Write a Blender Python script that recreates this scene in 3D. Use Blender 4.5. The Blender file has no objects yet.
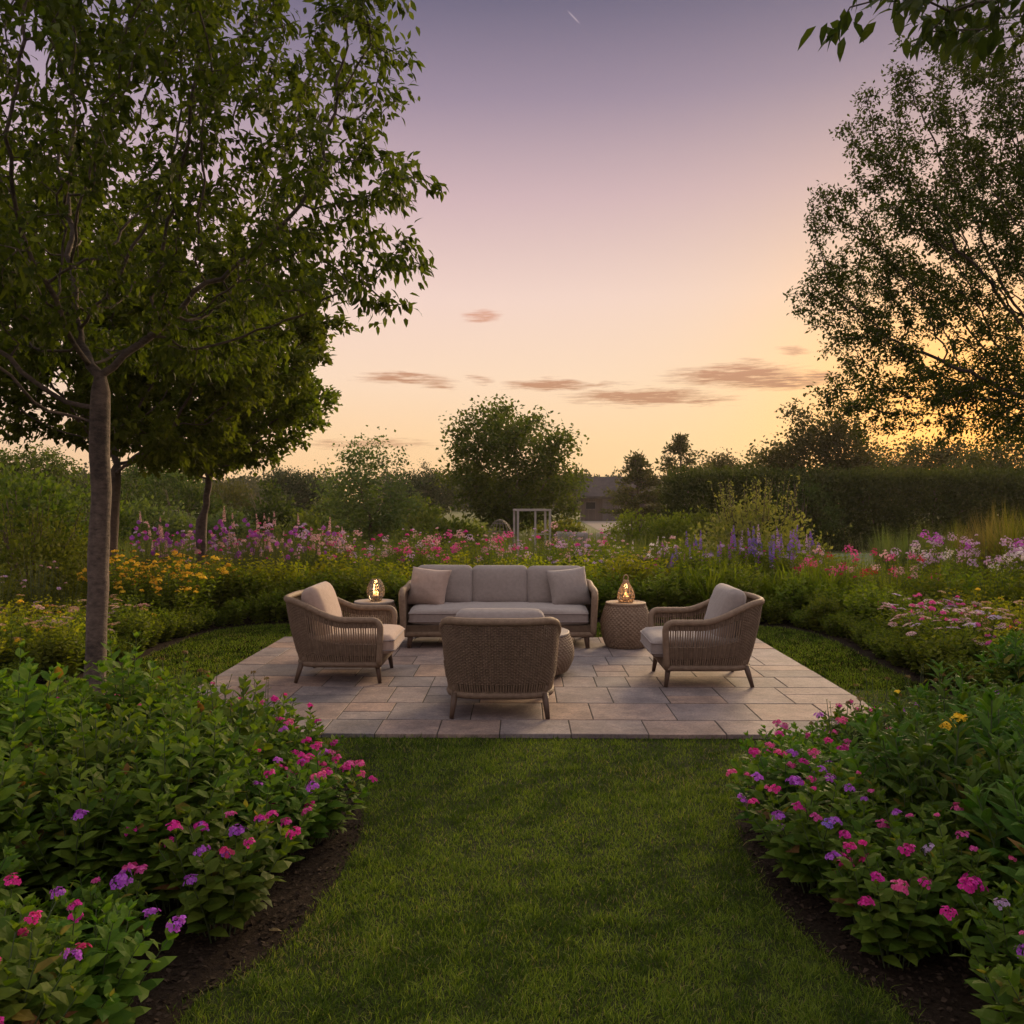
import bpy, bmesh, math, random
import numpy as np
from mathutils import Vector, Matrix, Euler

scene = bpy.context.scene
col = scene.collection
R = math.radians
PI = math.pi

# ------------------------------------------------------------------ camera
FPX = 880.0
cam_d = bpy.data.cameras.new('camera')
cam_d.sensor_width = 36.0
cam_d.lens = FPX / 1024 * 36
cam_d.clip_start = 0.05
cam_d.clip_end = 3000
cam = bpy.data.objects.new('camera', cam_d)
col.objects.link(cam)
cam.location = (0, 0, 1.6)
cam.rotation_euler = (R(90 - 0.78), 0, R(0.65))
scene.camera = cam
CAMINV = cam.rotation_euler.to_matrix().inverted()

def project(p):
    v = CAMINV @ (Vector(p) - cam.location)
    return 512 + FPX * v.x / -v.z, 512 - FPX * v.y / -v.z, -v.z

# ------------------------------------------------------------------ render settings
scene.view_settings.view_transform = 'Standard'
scene.view_settings.look = 'None'
scene.view_settings.exposure = 0.0
scene.view_settings.gamma = 1.0
scene.render.engine = 'CYCLES'
cy = scene.cycles
cy.max_bounces = 7
cy.diffuse_bounces = 4
cy.glossy_bounces = 2
cy.transmission_bounces = 4
cy.transparent_max_bounces = 8
cy.volume_bounces = 0
cy.use_denoising = True
cy.caustics_reflective = False
cy.caustics_refractive = False
cy.sample_clamp_indirect = 4

# ------------------------------------------------------------------ world: dusk sky
SUN_AZ = math.atan((965 - 522) / FPX)      # to the right of +Y
SUN_EL = R(3.4)
SUND = Vector((math.sin(SUN_AZ) * math.cos(SUN_EL), math.cos(SUN_AZ) * math.cos(SUN_EL), math.sin(SUN_EL)))
SKY_GAIN = 1.0

def srgb(r, g, b):
    f = lambda c: (c / 255 / 12.92) if c / 255 <= 0.04045 else ((c / 255 + 0.055) / 1.055) ** 2.4
    return (f(r), f(g), f(b), 1)

world = bpy.data.worlds.new('World')
scene.world = world
world.use_nodes = True
nt = world.node_tree
nt.nodes.clear()
W = nt.nodes.new
L = nt.links.new

class G:
    """tiny helper that writes math node trees"""
    def __init__(s, nt): s.nt = nt
    def m(s, op, *a, clamp=False):
        n = s.nt.nodes.new('ShaderNodeMath'); n.operation = op; n.use_clamp = clamp
        for i, x in enumerate(a):
            if isinstance(x, (int, float)): n.inputs[i].default_value = x
            else: s.nt.links.new(x, n.inputs[i])
        return n.outputs[0]
    def v(s, op, *a):
        n = s.nt.nodes.new('ShaderNodeVectorMath'); n.operation = op
        for i, x in enumerate(a):
            if isinstance(x, (tuple, list, Vector)): n.inputs[i].default_value = tuple(x)
            else: s.nt.links.new(x, n.inputs[i])
        return n.outputs['Value'] if op in ('DOT_PRODUCT', 'LENGTH') else n.outputs[0]
    def mix(s, f, a, b, mode='MIX'):
        n = s.nt.nodes.new('ShaderNodeMix'); n.data_type = 'RGBA'; n.blend_type = mode
        for k, x in ((0, f), (6, a), (7, b)):
            if isinstance(x, (int, float)): n.inputs[k].default_value = x
            elif isinstance(x, (tuple, list)): n.inputs[k].default_value = tuple(x) if len(x) == 4 else tuple(x) + (1,)
            else: s.nt.links.new(x, n.inputs[k])
        return n.outputs[2]
    def ramp(s, f, stops, interp='LINEAR'):
        n = s.nt.nodes.new('ShaderNodeValToRGB'); cr = n.color_ramp; cr.interpolation = interp
        while len(cr.elements) < len(stops): cr.elements.new(0.5)
        for e, (p, c) in zip(cr.elements, stops):
            e.position = p; e.color = tuple(c) if len(c) == 4 else tuple(c) + (1,)
        s.nt.links.new(f, n.inputs[0])
        return n.outputs[0]
    def comb(s, x, y, z):
        n = s.nt.nodes.new('ShaderNodeCombineXYZ')
        for i, q in enumerate((x, y, z)):
            if isinstance(q, (int, float)): n.inputs[i].default_value = q
            else: s.nt.links.new(q, n.inputs[i])
        return n.outputs[0]
    def sep(s, v):
        n = s.nt.nodes.new('ShaderNodeSeparateXYZ'); s.nt.links.new(v, n.inputs[0]); return n.outputs
    def noise(s, vec, scale, detail=3, rough=0.5):
        n = s.nt.nodes.new('ShaderNodeTexNoise'); n.inputs['Scale'].default_value = scale
        n.inputs['Detail'].default_value = detail; n.inputs['Roughness'].default_value = rough
        if vec is not None: s.nt.links.new(vec, n.inputs['Vector'])
        return n.outputs[0]

g = G(nt)
tc = W('ShaderNodeTexCoord')
dirv = tc.outputs['Generated']
sx, sy, sz = g.sep(dirv)
el = g.m('ARCSINE', sz)
az = g.m('ARCTAN2', sx, sy)
eln = g.m('DIVIDE', el, PI / 2, clamp=True)
e_ = lambda py: math.atan((500 - py) / FPX) / (PI / 2)
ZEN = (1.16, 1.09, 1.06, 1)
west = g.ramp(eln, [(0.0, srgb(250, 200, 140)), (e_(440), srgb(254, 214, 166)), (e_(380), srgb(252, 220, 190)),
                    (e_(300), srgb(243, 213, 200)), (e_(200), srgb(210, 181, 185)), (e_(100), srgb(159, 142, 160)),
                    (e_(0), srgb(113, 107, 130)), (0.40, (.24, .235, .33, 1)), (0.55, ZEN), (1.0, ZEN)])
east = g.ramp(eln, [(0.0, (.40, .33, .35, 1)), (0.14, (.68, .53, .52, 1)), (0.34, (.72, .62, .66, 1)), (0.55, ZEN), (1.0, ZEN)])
hd = g.v('NORMALIZE', g.comb(sx, sy, 0.0))
ca = g.v('DOT_PRODUCT', hd, (math.sin(SUN_AZ), math.cos(SUN_AZ), 0))
wf = g.m('SMOOTHSTEP' if False else 'MULTIPLY_ADD', ca, 0.75, 0.45, clamp=True)
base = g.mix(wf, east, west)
# left of the sun: pinker, bluer upper sky
lf = g.m('MULTIPLY_ADD', ca, -2.6, 2.35, clamp=True)
base = g.mix(g.m('MULTIPLY', lf, 0.5), base, g.mix(1.0, base, (0.97, 0.95, 1.07, 1), 'MULTIPLY'))
# warm glow round the sun
cd = g.v('DOT_PRODUCT', dirv, tuple(SUND))
ang = g.m('ARCCOSINE', g.m('MINIMUM', cd, 0.99999))
glow1 = g.m('EXPONENT', g.m('MULTIPLY', g.m('POWER', g.m('DIVIDE', ang, R(14)), 2.0), -1.0))
glow2 = g.m('EXPONENT', g.m('MULTIPLY', g.m('POWER', g.m('DIVIDE', ang, R(8.5)), 2.0), -1.0))
base = g.mix(g.m('MULTIPLY', glow1, 0.6), base, (1.05, .72, .27, 1))
base = g.mix(g.m('MULTIPLY', glow2, 0.85), base, (1.9, 0.80, 0.15, 1))
# thin evening clouds, each a soft streak at its own bearing and height
wv = g.comb(g.m('MULTIPLY', az, 9.0), g.m('MULTIPLY', el, 60.0), 0.0)
n1 = g.noise(wv, 2.2, 5, 0.6)
n2 = g.noise(g.v('ADD', wv, (13.1, 4.7, 0)), 2.0, 4, 0.6)
azw = g.m('ADD', az, g.m('MULTIPLY_ADD', n1, 0.05, -0.025))
elw = g.m('ADD', el, g.m('MULTIPLY_ADD', n2, 0.022, -0.011))
cl = None
for px, py, w, h, a in [(405, 380, 38, 5, .8), (437, 386, 18, 4, .6), (484, 318, 15, 6, .62), (548, 385, 36, 5, .9), (596, 384, 34, 3, .5),
                        (640, 398, 56, 7, .95), (700, 403, 40, 4, .6), (735, 379, 52, 9, 1.), (775, 388, 42, 6, .8), (818, 383, 18, 5, .7),
                        (478, 381, 12, 4, .5), (792, 358, 17, 4, .5), (750, 365, 12, 3, .4), (372, 445, 60, 6, .55), (560, 240, 90, 40, .07)]:
    dx = g.m('DIVIDE', g.m('SUBTRACT', azw, math.atan((px - 522) / FPX)), w / FPX * 1.15)
    dy = g.m('DIVIDE', g.m('SUBTRACT', elw, math.atan((500 - py) / FPX)), h / FPX * 1.1)
    d2 = g.m('ADD', g.m('MULTIPLY', dx, dx), g.m('MULTIPLY', dy, dy))
    q = g.m('MULTIPLY', g.m('EXPONENT', g.m('MULTIPLY', d2, -1.0)), a)
    cl = q if cl is None else g.m('MAXIMUM', cl, q)
n3 = g.noise(g.v('MULTIPLY', wv, (1.6, 3.4, 1)), 2.0, 7, .7)
cl = g.m('MULTIPLY', g.m('SUBTRACT', g.m('MULTIPLY', cl, g.m('MULTIPLY_ADD', n3, 4.2, -.9)), .22), 1.5, clamp=True)
ccol = g.mix(g.m('MULTIPLY_ADD', el, 7.5, -0.95, clamp=True), srgb(194, 142, 110), srgb(232, 168, 146))
base = g.mix(g.m('MULTIPLY', cl, 0.95), base, ccol)
# the short vapour trail high up
a0, e0 = math.atan((572 - 522) / FPX), math.atan((500 - 22) / FPX) 
u1 = g.m('SUBTRACT', az, a0 / math.cos(e0) * .9); v1 = g.m('SUBTRACT', el, e0)
cs, sn = math.cos(R(-40)), math.sin(R(-40))
ua = g.m('ADD', g.m('MULTIPLY', u1, cs), g.m('MULTIPLY', v1, sn))
va = g.m('ADD', g.m('MULTIPLY', u1, -sn), g.m('MULTIPLY', v1, cs))
tr = g.m('EXPONENT', g.m('MULTIPLY', g.m('ADD', g.m('POWER', g.m('ABSOLUTE', g.m('DIVIDE', ua, 0.0075)), 4.0), g.m('POWER', g.m('ABSOLUTE', g.m('DIVIDE', va, 0.0007)), 2.0)), -1.0))
base = g.mix(g.m('MULTIPLY', tr, 0.4), base, srgb(236, 214, 216))
# ground half of the dome
base = g.mix(g.m('MULTIPLY_ADD', sz, -30.0, 0.0, clamp=True), base, (0.05, 0.045, 0.03, 1))
bg = W('ShaderNodeBackground')
bg.inputs['Strength'].default_value = SKY_GAIN
L(base, bg.inputs['Color'])
wo = W('ShaderNodeOutputWorld')
L(bg.outputs[0], wo.inputs[0])
world.cycles.sampling_method = 'MANUAL'
world.cycles.sample_map_resolution = 1024

sun_d = bpy.data.lights.new('sun', 'SUN')
sun_d.energy = 5.0
sun_d.angle = R(24)
sun_d.color = (1.0, 0.70, 0.40)
sun = bpy.data.objects.new('sun', sun_d)
col.objects.link(sun)
LAMPD = Vector((math.sin(SUN_AZ) * math.cos(R(18)), math.cos(SUN_AZ) * math.cos(R(18)), math.sin(R(18))))
sun.rotation_euler = (-LAMPD).to_track_quat('-Z', 'Y').to_euler()

# ------------------------------------------------------------------ helpers
def mesh(name, chunks, mats, smooth=True):
    """chunks: list of (V n*3, F k*m, material index)"""
    me = bpy.data.meshes.new(name)
    vs, starts, tots, loops, mi = [], [], [], [], []
    vo = lo = 0
    for V, F, m in chunks:
        V = np.asarray(V, np.float32).reshape(-1, 3)
        F = np.asarray(F, np.int32)
        if len(F) == 0: continue
        k, c = F.shape
        vs.append(V); loops.append((F + vo).ravel())
        starts.append(lo + np.arange(k) * c); tots.append(np.full(k, c)); mi.append(np.full(k, m))
        vo += len(V); lo += k * c
    V = np.concatenate(vs); Lp = np.concatenate(loops)
    S = np.concatenate(starts).astype(np.int32); T = np.concatenate(tots).astype(np.int32); M = np.concatenate(mi).astype(np.int32)
    me.vertices.add(len(V)); me.vertices.foreach_set('co', V.ravel())
    me.loops.add(len(Lp)); me.loops.foreach_set('vertex_index', Lp.astype(np.int32))
    me.polygons.add(len(S)); me.polygons.foreach_set('loop_start', S); me.polygons.foreach_set('loop_total', T)
    me.polygons.foreach_set('material_index', M)
    me.polygons.foreach_set('use_smooth', np.full(len(S), bool(smooth)))
    me.update(calc_edges=True); me.validate()
    for m in (mats if isinstance(mats, (list, tuple)) else [mats]): me.materials.append(m)
    return me

def obj(name, me, parent=None, loc=(0, 0, 0), rot=None, scale=None):
    o = bpy.data.objects.new(name, me); col.objects.link(o)
    o.parent = parent; o.location = loc
    if rot is not None: o.rotation_euler = rot
    if scale is not None: o.scale = scale if hasattr(scale, '__len__') else (scale,) * 3
    return o

def tag(o, label=None, cat=None, group=None, kind=None):
    if label: o['label'] = label
    if cat: o['category'] = cat
    if group: o['group'] = group
    if kind: o['kind'] = kind
    return o

def thing(name, label, cat, loc=(0, 0, 0), rz=0, group=None, scale=1):
    o = bpy.data.objects.new(name, None); col.objects.link(o)
    o.empty_display_size = 0.1
    o.location = loc; o.rotation_euler = (0, 0, rz)
    o.scale = scale if hasattr(scale, '__len__') else (scale,) * 3
    return tag(o, label, cat, group)

def kids(o): return [c for c in col.objects if c.parent == o]
def copy_tree(o, cache={}):
    c = o.copy(); col.objects.link(c)
    for ch in CH.get(o, []):
        k = ch.copy(); col.objects.link(k); k.parent = c
        for g2 in CH.get(ch, []):
            d = g2.copy(); col.objects.link(d); d.parent = k
    return c
CH = {}
def reg(o):
    """remember a finished thing's children so copies are quick"""
    CH[o] = list(o.children)
    for c in CH[o]: CH[c] = list(c.children)
    return o

def nrm(v): return v / np.maximum(np.linalg.norm(v, axis=-1, keepdims=True), 1e-9)

def place(t, P, D, U, S, WS=None):
    """copies of a template (axis +Y, normal +Z) at P along D with normal near U"""
    tV, tFs = t
    P = np.asarray(P, float); n = len(P)
    D = nrm(np.asarray(D, float)); U = np.broadcast_to(np.asarray(U, float), D.shape)
    X = np.cross(D, U); bad = np.linalg.norm(X, axis=1) < 1e-3
    X[bad] = np.cross(D[bad], np.array([1., .2, .1])); X = nrm(X); N = np.cross(X, D)
    S = np.broadcast_to(np.asarray(S, float), (n,)); WS = S if WS is None else np.broadcast_to(np.asarray(WS, float), (n,))
    V = P[:, None] + (WS[:, None] * tV[:, 0])[..., None] * X[:, None] + (S[:, None] * tV[:, 1])[..., None] * D[:, None] + (S[:, None] * tV[:, 2])[..., None] * N[:, None]
    out = []; off = (np.arange(n) * len(tV))[:, None, None]
    Vf = V.reshape(-1, 3)
    for i, F in enumerate(tFs):
        out.append((F[None] + off).reshape(-1, F.shape[1]))
    return Vf, out

def chunks_of(pl, m=0):
    V, Fs = pl
    r = []
    # shared vertex block: put all faces as triangles/quads over the same verts
    tri = [F for F in Fs if F.shape[1] == 3]; quad = [F for F in Fs if F.shape[1] == 4]
    if tri and quad:
        q = np.concatenate(quad); t3 = [np.stack([q[:, 0], q[:, 1], q[:, 2]], 1), np.stack([q[:, 0], q[:, 2], q[:, 3]], 1)]
        r.append((V, np.concatenate(tri + t3), m))
    else:
        r.append((V, np.concatenate(tri or quad), m))
    return r

def leaf_t(w=.22, droop=.14, fold=.06):
    V = np.array([[0, 0, 0], [0, .32, .015], [0, .68, 0], [0, 1, -droop], [-w, .30, fold], [-w * .78, .66, fold * .6 - droop * .3], [w, .30, fold], [w * .78, .66, fold * .6 - droop * .3]], float)
    F = np.array([[0, 1, 4], [1, 2, 5], [1, 5, 4], [2, 3, 5], [0, 6, 1], [1, 6, 7], [1, 7, 2], [2, 7, 3]])
    return V, [F]
def leaf_s(w=.26, droop=.12, fold=.07):
    V = np.array([[0, 0, 0], [w, .45, fold], [0, 1, -droop], [-w, .45, fold]], float)
    return V, [np.array([[0, 1, 2], [0, 2, 3]])]
def leaf_q(w=.3):
    V = np.array([[0, 0, 0], [w, .4, .05], [.35 * w, .95, -.08], [-w, .5, .03]], float)
    return V, [np.array([[0, 1, 2, 3]])]

def tube(path, rad, sides=6, cap=True):
    P = np.asarray(path, float); k = len(P)
    rad = np.broadcast_to(np.asarray(rad, float), (k,))
    T = np.gradient(P, axis=0); T = nrm(T)
    ref = np.array([0, 0, 1.]) if abs(T[0, 2]) < .9 else np.array([1., 0, 0])
    A = np.zeros_like(P); a = nrm(np.cross(T[0], ref))
    for i in range(k):
        a = a - T[i] * a.dot(T[i]); a = a / max(np.linalg.norm(a), 1e-9); A[i] = a
    B = np.cross(T, A)
    th = np.arange(sides) / sides * 2 * PI
    V = P[:, None] + rad[:, None, None] * (np.cos(th)[None, :, None] * A[:, None] + np.sin(th)[None, :, None] * B[:, None])
    V = V.reshape(-1, 3)
    i = np.arange(k - 1)[:, None] * sides; j = np.arange(sides)[None]; j2 = (j + 1) % sides
    F = np.stack([i + j, i + j2, i + sides + j2, i + sides + j], -1).reshape(-1, 4)
    if cap:
        n = len(V); V = np.concatenate([V, P[:1], P[-1:]])
        s = np.arange(sides); s2 = (s + 1) % sides
        c0 = np.stack([s2, s, np.full(sides, n), np.full(sides, n)], 1); c1 = np.stack([(k - 1) * sides + s, (k - 1) * sides + s2, np.full(sides, n + 1), np.full(sides, n + 1)], 1)
        return [(V, F), ] , (V, np.concatenate([c0[:, :3], c1[:, :3]]))
    return [(V, F)], None
def tubec(path, rad, sides=6, m=0):
    """tube with end caps as triangles, ready as chunks"""
    (a,), c = tube(path, rad, sides)
    V, F = a
    T = np.concatenate([np.stack([F[:, 0], F[:, 1], F[:, 2]], 1), np.stack([F[:, 0], F[:, 2], F[:, 3]], 1), c[1]])
    return [(V, T, m)]

def box(c, s, m=0, rot=None):
    V = np.array([[x, y, z] for x in (-.5, .5) for y in (-.5, .5) for z in (-.5, .5)]) * np.array(s)
    if rot is not None: V = V @ np.array(rot).T
    V = V + np.array(c)
    F = np.array([[0, 1, 3, 2], [4, 6, 7, 5], [0, 4, 5, 1], [2, 3, 7, 6], [0, 2, 6, 4], [1, 5, 7, 3]])
    return [(V, F, m)]

_cube = {}
def cube_grid(n):
    if n not in _cube:
        bm = bmesh.new(); bmesh.ops.create_cube(bm, size=2)
        bmesh.ops.subdivide_edges(bm, edges=bm.edges[:], cuts=n, use_grid_fill=True)
        bm.verts.index_update()
        V = np.array([v.co[:] for v in bm.verts]); F = np.array([[v.index for v in f.verts] for f in bm.faces])
        bm.free(); _cube[n] = (V, F)
    V, F = _cube[n]
    return V.copy(), F
def rbox(c, s, r, n=6, m=0):
    """box with rounded edges"""
    V, F = cube_grid(n)
    h = np.array(s) / 2; V = V * h
    inner = np.maximum(h - r, 1e-4)
    q = np.clip(V, -inner, inner)
    # spread the grid so edge rows fall into the rounding
    d = V - q; ln = np.linalg.norm(d, axis=1, keepdims=True)
    V = q + np.where(ln > 1e-9, d / np.maximum(ln, 1e-9) * r, 0)
    return [(V + np.array(c), F, m)]
def bev_box(c, s, b=.01, m=0):
    """plain box with a bevel, made in bmesh"""
    bm = bmesh.new(); bmesh.ops.create_cube(bm, size=1)
    bmesh.ops.scale(bm, vec=s, verts=bm.verts[:])
    bmesh.ops.bevel(bm, geom=bm.edges[:], offset=b, segments=2, affect='EDGES')
    bm.verts.index_update()
    V = np.array([v.co[:] for v in bm.verts]) + np.array(c)
    bmesh.ops.triangulate(bm, faces=bm.faces[:])
    F = np.array([[v.index for v in f.verts] for f in bm.faces]); bm.free()
    return [(V, F, m)]

def pnoise(V, seed, f):
    """cheap smooth noise in numpy (sum of sines)"""
    r = np.random.default_rng(seed); out = 0
    for i in range(6):
        k = r.normal(size=3) * f * (1 + .4 * i); out = out + np.sin(V @ k + r.uniform(0, 6.28)) / (1 + .5 * i)
    return out / 3

# ------------------------------------------------------------------ materials
def newmat(name):
    m = bpy.data.materials.new(name); m.use_nodes = True
    t = m.node_tree; b = t.nodes['Principled BSDF']
    return m, t, b, G(t)

def leafmat(name, c1, c2, transl=.4, rough=.58, tcol=None, var=.35, aged=0):
    m, t, b, q = newmat(name)
    geo = t.nodes.new('ShaderNodeNewGeometry'); oi = t.nodes.new('ShaderNodeObjectInfo')
    c = q.mix(geo.outputs['Random Per Island'], c1, c2)
    if aged:
        fr = q.m('FRACT', q.m('MULTIPLY', geo.outputs['Random Per Island'], 57.31))
        c = q.mix(q.m('GREATER_THAN', fr, 1 - aged), c, (.20, .17, .03)); c = q.mix(q.m('GREATER_THAN', fr, 1 - aged * .35), c, (.16, .085, .03))
    hsv = t.nodes.new('ShaderNodeHueSaturation'); t.links.new(c, hsv.inputs['Color'])
    t.links.new(q.m('MULTIPLY_ADD', oi.outputs['Random'], var, 1 - var / 2), hsv.inputs['Value'])
    t.links.new(q.m('MULTIPLY_ADD', oi.outputs['Random'], .03, .485), hsv.inputs['Hue'])
    t.links.new(hsv.outputs[0], b.inputs['Base Color'])
    b.inputs['Roughness'].default_value = rough
    b.inputs['Specular IOR Level'].default_value = .10
    tr = t.nodes.new('ShaderNodeBsdfTranslucent')
    tm = q.mix(1.0, hsv.outputs[0], tcol or (1.5, 1.6, .55, 1), 'MULTIPLY')
    t.links.new(tm, tr.inputs['Color'])
    ms = t.nodes.new('ShaderNodeMixShader'); ms.inputs[0].default_value = transl
    t.links.new(b.outputs[0], ms.inputs[1]); t.links.new(tr.outputs[0], ms.inputs[2])
    t.links.new(ms.outputs[0], t.nodes['Material Output'].inputs['Surface'])
    return m

def petalmat(name, c1, c2, transl=.3):
    return leafmat(name, c1, c2, transl, .6, (1.1, 1.0, 1.0, 1), .3)

def simple(name, c, rough=.6, noise=None, c2=None, scale=10, bump=0, bscale=None, spec=.3, metal=0):
    m, t, b, q = newmat(name)
    b.inputs['Roughness'].default_value = rough; b.inputs['Specular IOR Level'].default_value = spec
    b.inputs['Metallic'].default_value = metal
    tcn = t.nodes.new('ShaderNodeTexCoord')
    if c2 is not None:
        n = q.noise(tcn.outputs['Object'], scale, 5, .6)
        n = q.m('MULTIPLY_ADD', n, 2.0, -.5, clamp=True)
        t.links.new(q.mix(n, c, c2), b.inputs['Base Color'])
    else:
        b.inputs['Base Color'].default_value = tuple(c) + ((1,) if len(c) == 3 else ())
    if bump:
        n2 = q.noise(tcn.outputs['Object'], bscale or scale * 4, 6, .65)
        bp = t.nodes.new('ShaderNodeBump'); bp.inputs['Strength'].default_value = bump; bp.inputs['Distance'].default_value = .02
        t.links.new(n2, bp.inputs['Height']); t.links.new(bp.outputs[0], b.inputs['Normal'])
    return m

M = {}
M['leaf_broad'] = leafmat('leaf_broad', (.045, .10, .010), (.125, .185, .022), .42, aged=.02)
M['leaf_lance'] = leafmat('leaf_lance', (.038, .09, .010), (.09, .15, .022), .38, aged=.015)
M['leaf_border'] = leafmat('leaf_border', (.08, .115, .010), (.165, .19, .022), .42)
M['leaf_lime'] = leafmat('leaf_lime', (.16, .185, .010), (.28, .27, .022), .45)
M['leaf_olive'] = leafmat('leaf_olive', (.07, .085, .014), (.145, .145, .027), .42)
M['leaf_grey'] = leafmat('leaf_grey', (.06, .085, .03), (.11, .13, .045), .38)
M['leaf_tree'] = leafmat('leaf_tree', (.032, .046, .007), (.08, .096, .013), .45)
M['leaf_tree_b'] = leafmat('leaf_tree_b', (.05, .076, .010), (.11, .138, .018), .5)
M['leaf_dark'] = leafmat('leaf_dark', (.025, .04, .010), (.055, .07, .015), .38)
M['leaf_far'] = leafmat('leaf_far', (.045, .072, .012), (.095, .118, .02), .42)
M['leaf_far_warm'] = leafmat('leaf_far_warm', (.04, .045, .015), (.075, .07, .02), .4)
M['leaf_wood'] = leafmat('leaf_wood', (.03, .042, .018), (.055, .065, .026), .25)
M['leaf_pale'] = leafmat('leaf_pale', (.11, .125, .035), (.21, .20, .075), .42)
M['leaf_dry'] = leafmat('leaf_dry', (.12, .10, .05), (.2, .16, .07), .35)
M['grass'] = leafmat('grass', (.055, .102, .007), (.22, .265, .036), .35, .6, var=0)
M['grass_dry'] = leafmat('grass_dry', (.20, .16, .06), (.32, .26, .12), .3, .7, var=0)
M['grass_deep'] = leafmat('grass_deep', (.03, .06, .006), (.08, .115, .014), .35, .6, var=0)
M['meadow'] = leafmat('meadow', (.06, .09, .02), (.15, .16, .05), .4, .6, var=0)
M['stem'] = simple('stem', (.06, .085, .03), .6)
M['stem_red'] = simple('stem_red', (.07, .06, .03), .6)
FL = {'magenta': ((.50, .012, .20), (.74, .05, .36)), 'pink': ((.56, .04, .24), (.74, .15, .38)), 'red': ((.48, .02, .10), (.62, .05, .18)),
      'purple': ((.34, .05, .45), (.52, .14, .62)), 'violet': ((.16, .09, .42), (.30, .18, .60)), 'palepink': ((.52, .28, .32), (.70, .46, .46)),
      'mauve': ((.45, .28, .50), (.65, .48, .66)), 'white': ((.62, .56, .58), (.80, .74, .72)), 'yellow': ((.72, .42, .02), (.85, .58, .06)),
      'orange': ((.70, .22, .02), (.82, .38, .04)), 'crimson': ((.30, .01, .04), (.45, .03, .08)), 'peach': ((.55, .30, .18), (.72, .46, .30)),
      'bud': ((.10, .08, .03), (.2, .13, .04))}
for k, (a, b_) in FL.items(): M['fl_' + k] = petalmat('petal_' + k, a, b_)
M['fl_centre'] = simple('flower_centre', (.09, .045, .015), .8)

def barkmat(name, c1, c2, ring=18):
    m, t, b, q = newmat(name)
    tcn = t.nodes.new('ShaderNodeTexCoord'); x, y, z = q.sep(tcn.outputs['Object'])
    n1 = q.noise(q.comb(q.m('MULTIPLY', x, 14), q.m('MULTIPLY', y, 14), q.m('MULTIPLY', z, 26)), 1.2, 6, .7)
    n2 = q.noise(tcn.outputs['Object'], 3.5, 5, .6)
    f = q.m('MULTIPLY_ADD', q.m('ADD', n1, n2), 2.4, -1.9, clamp=True)
    t.links.new(q.mix(f, c1, c2), b.inputs['Base Color']); b.inputs['Roughness'].default_value = .85
    bp = t.nodes.new('ShaderNodeBump'); bp.inputs['Strength'].default_value = .7; bp.inputs['Distance'].default_value = .03
    t.links.new(n1, bp.inputs['Height']); t.links.new(bp.outputs[0], b.inputs['Normal'])
    return m
M['bark'] = barkmat('bark', (.042, .03, .023), (.155, .112, .085))
M['bark_dark'] = barkmat('bark_dark', (.05, .035, .025), (.13, .09, .065))
# ------------------------------------------------------------------ setting: ground, lawn, beds, patio
def groundmat(name, c1, c2, c3, s1, s2, bump=.3):
    m, t, b, q = newmat(name)
    tcn = t.nodes.new('ShaderNodeTexCoord'); ob = tcn.outputs['Object']
    n1 = q.noise(ob, s1, 4, .6); n2 = q.noise(ob, s2, 5, .7)
    c = q.mix(q.m('MULTIPLY_ADD', n1, 3.0, -1.0, clamp=True), c1, c2)
    c = q.mix(q.m('MULTIPLY_ADD', n2, 3.0, -1.1, clamp=True), c, c3)
    t.links.new(c, b.inputs['Base Color']); b.inputs['Roughness'].default_value = .95; b.inputs['Specular IOR Level'].default_value = .1
    bp = t.nodes.new('ShaderNodeBump'); bp.inputs['Strength'].default_value = bump; bp.inputs['Distance'].default_value = .03
    t.links.new(n2, bp.inputs['Height']); t.links.new(bp.outputs[0], b.inputs['Normal'])
    return m
M['ground'] = groundmat('field_ground', (.05, .075, .02), (.09, .10, .035), (.11, .105, .05), .15, 3)
M['lawn'] = groundmat('lawn_soil', (.016, .022, .006), (.025, .036, .008), (.035, .034, .012), 1.2, 30)
M['mulch'] = groundmat('bark_mulch', (.012, .008, .006), (.024, .016, .010), (.04, .027, .018), 5, 60, .8)
M['path'] = groundmat('pale_gravel', (.12, .10, .085), (.16, .135, .11), (.20, .17, .14), .4, 20)
M['joint'] = simple('joint_sand', (.03, .026, .022), .95)

def sheet(name, pts, z, m):
    bm = bmesh.new(); vs = [bm.verts.new((x, y, z)) for x, y in pts]
    f = bm.faces.new(vs)
    if f.normal.z < 0: f.normal_flip()
    bmesh.ops.triangulate(bm, faces=[f])
    me = bpy.data.meshes.new(name); bm.to_mesh(me); bm.free(); me.materials.append(m)
    return tag(obj(name, me), kind='structure')

BED_L = [(-1.05, 1.5), (-1.05, 2.69), (-.98, 2.87), (-.86, 3.11), (-.79, 3.55), (-.77, 4.0), (-.79, 4.36), (-.93, 4.85), (-1.30, 5.3), (-1.95, 5.62), (-2.8, 5.85), (-4.5, 6.0), (-7.5, 6.0), (-7.5, 1.5)]
BED_R = [(7.5, 1.5), (7.5, 6.0), (3.2, 5.75), (2.5, 5.65), (1.75, 5.4), (1.32, 5.0), (1.09, 4.5), (1.02, 4.0), (1.006, 3.5), (1.05, 3.14), (1.13, 2.89), (1.2, 2.71), (1.2, 1.5)]
BED_B = [(-9.5, 6.9), (-4.3, 7.0), (-3.9, 7.8), (-3.82, 8.4), (-3.83, 9.4), (-3.8, 10.4), (-3.55, 11.0), (-2.97, 11.26), (-1.5, 11.4), (0, 11.42), (1.6, 11.38), (3.02, 11.17), (3.4, 10.7), (3.52, 9.9), (3.47, 8.5), (3.44, 7.4), (3.6, 6.7), (9.5, 6.6), (9.5, 13.0), (-9.5, 13.0)]
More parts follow.
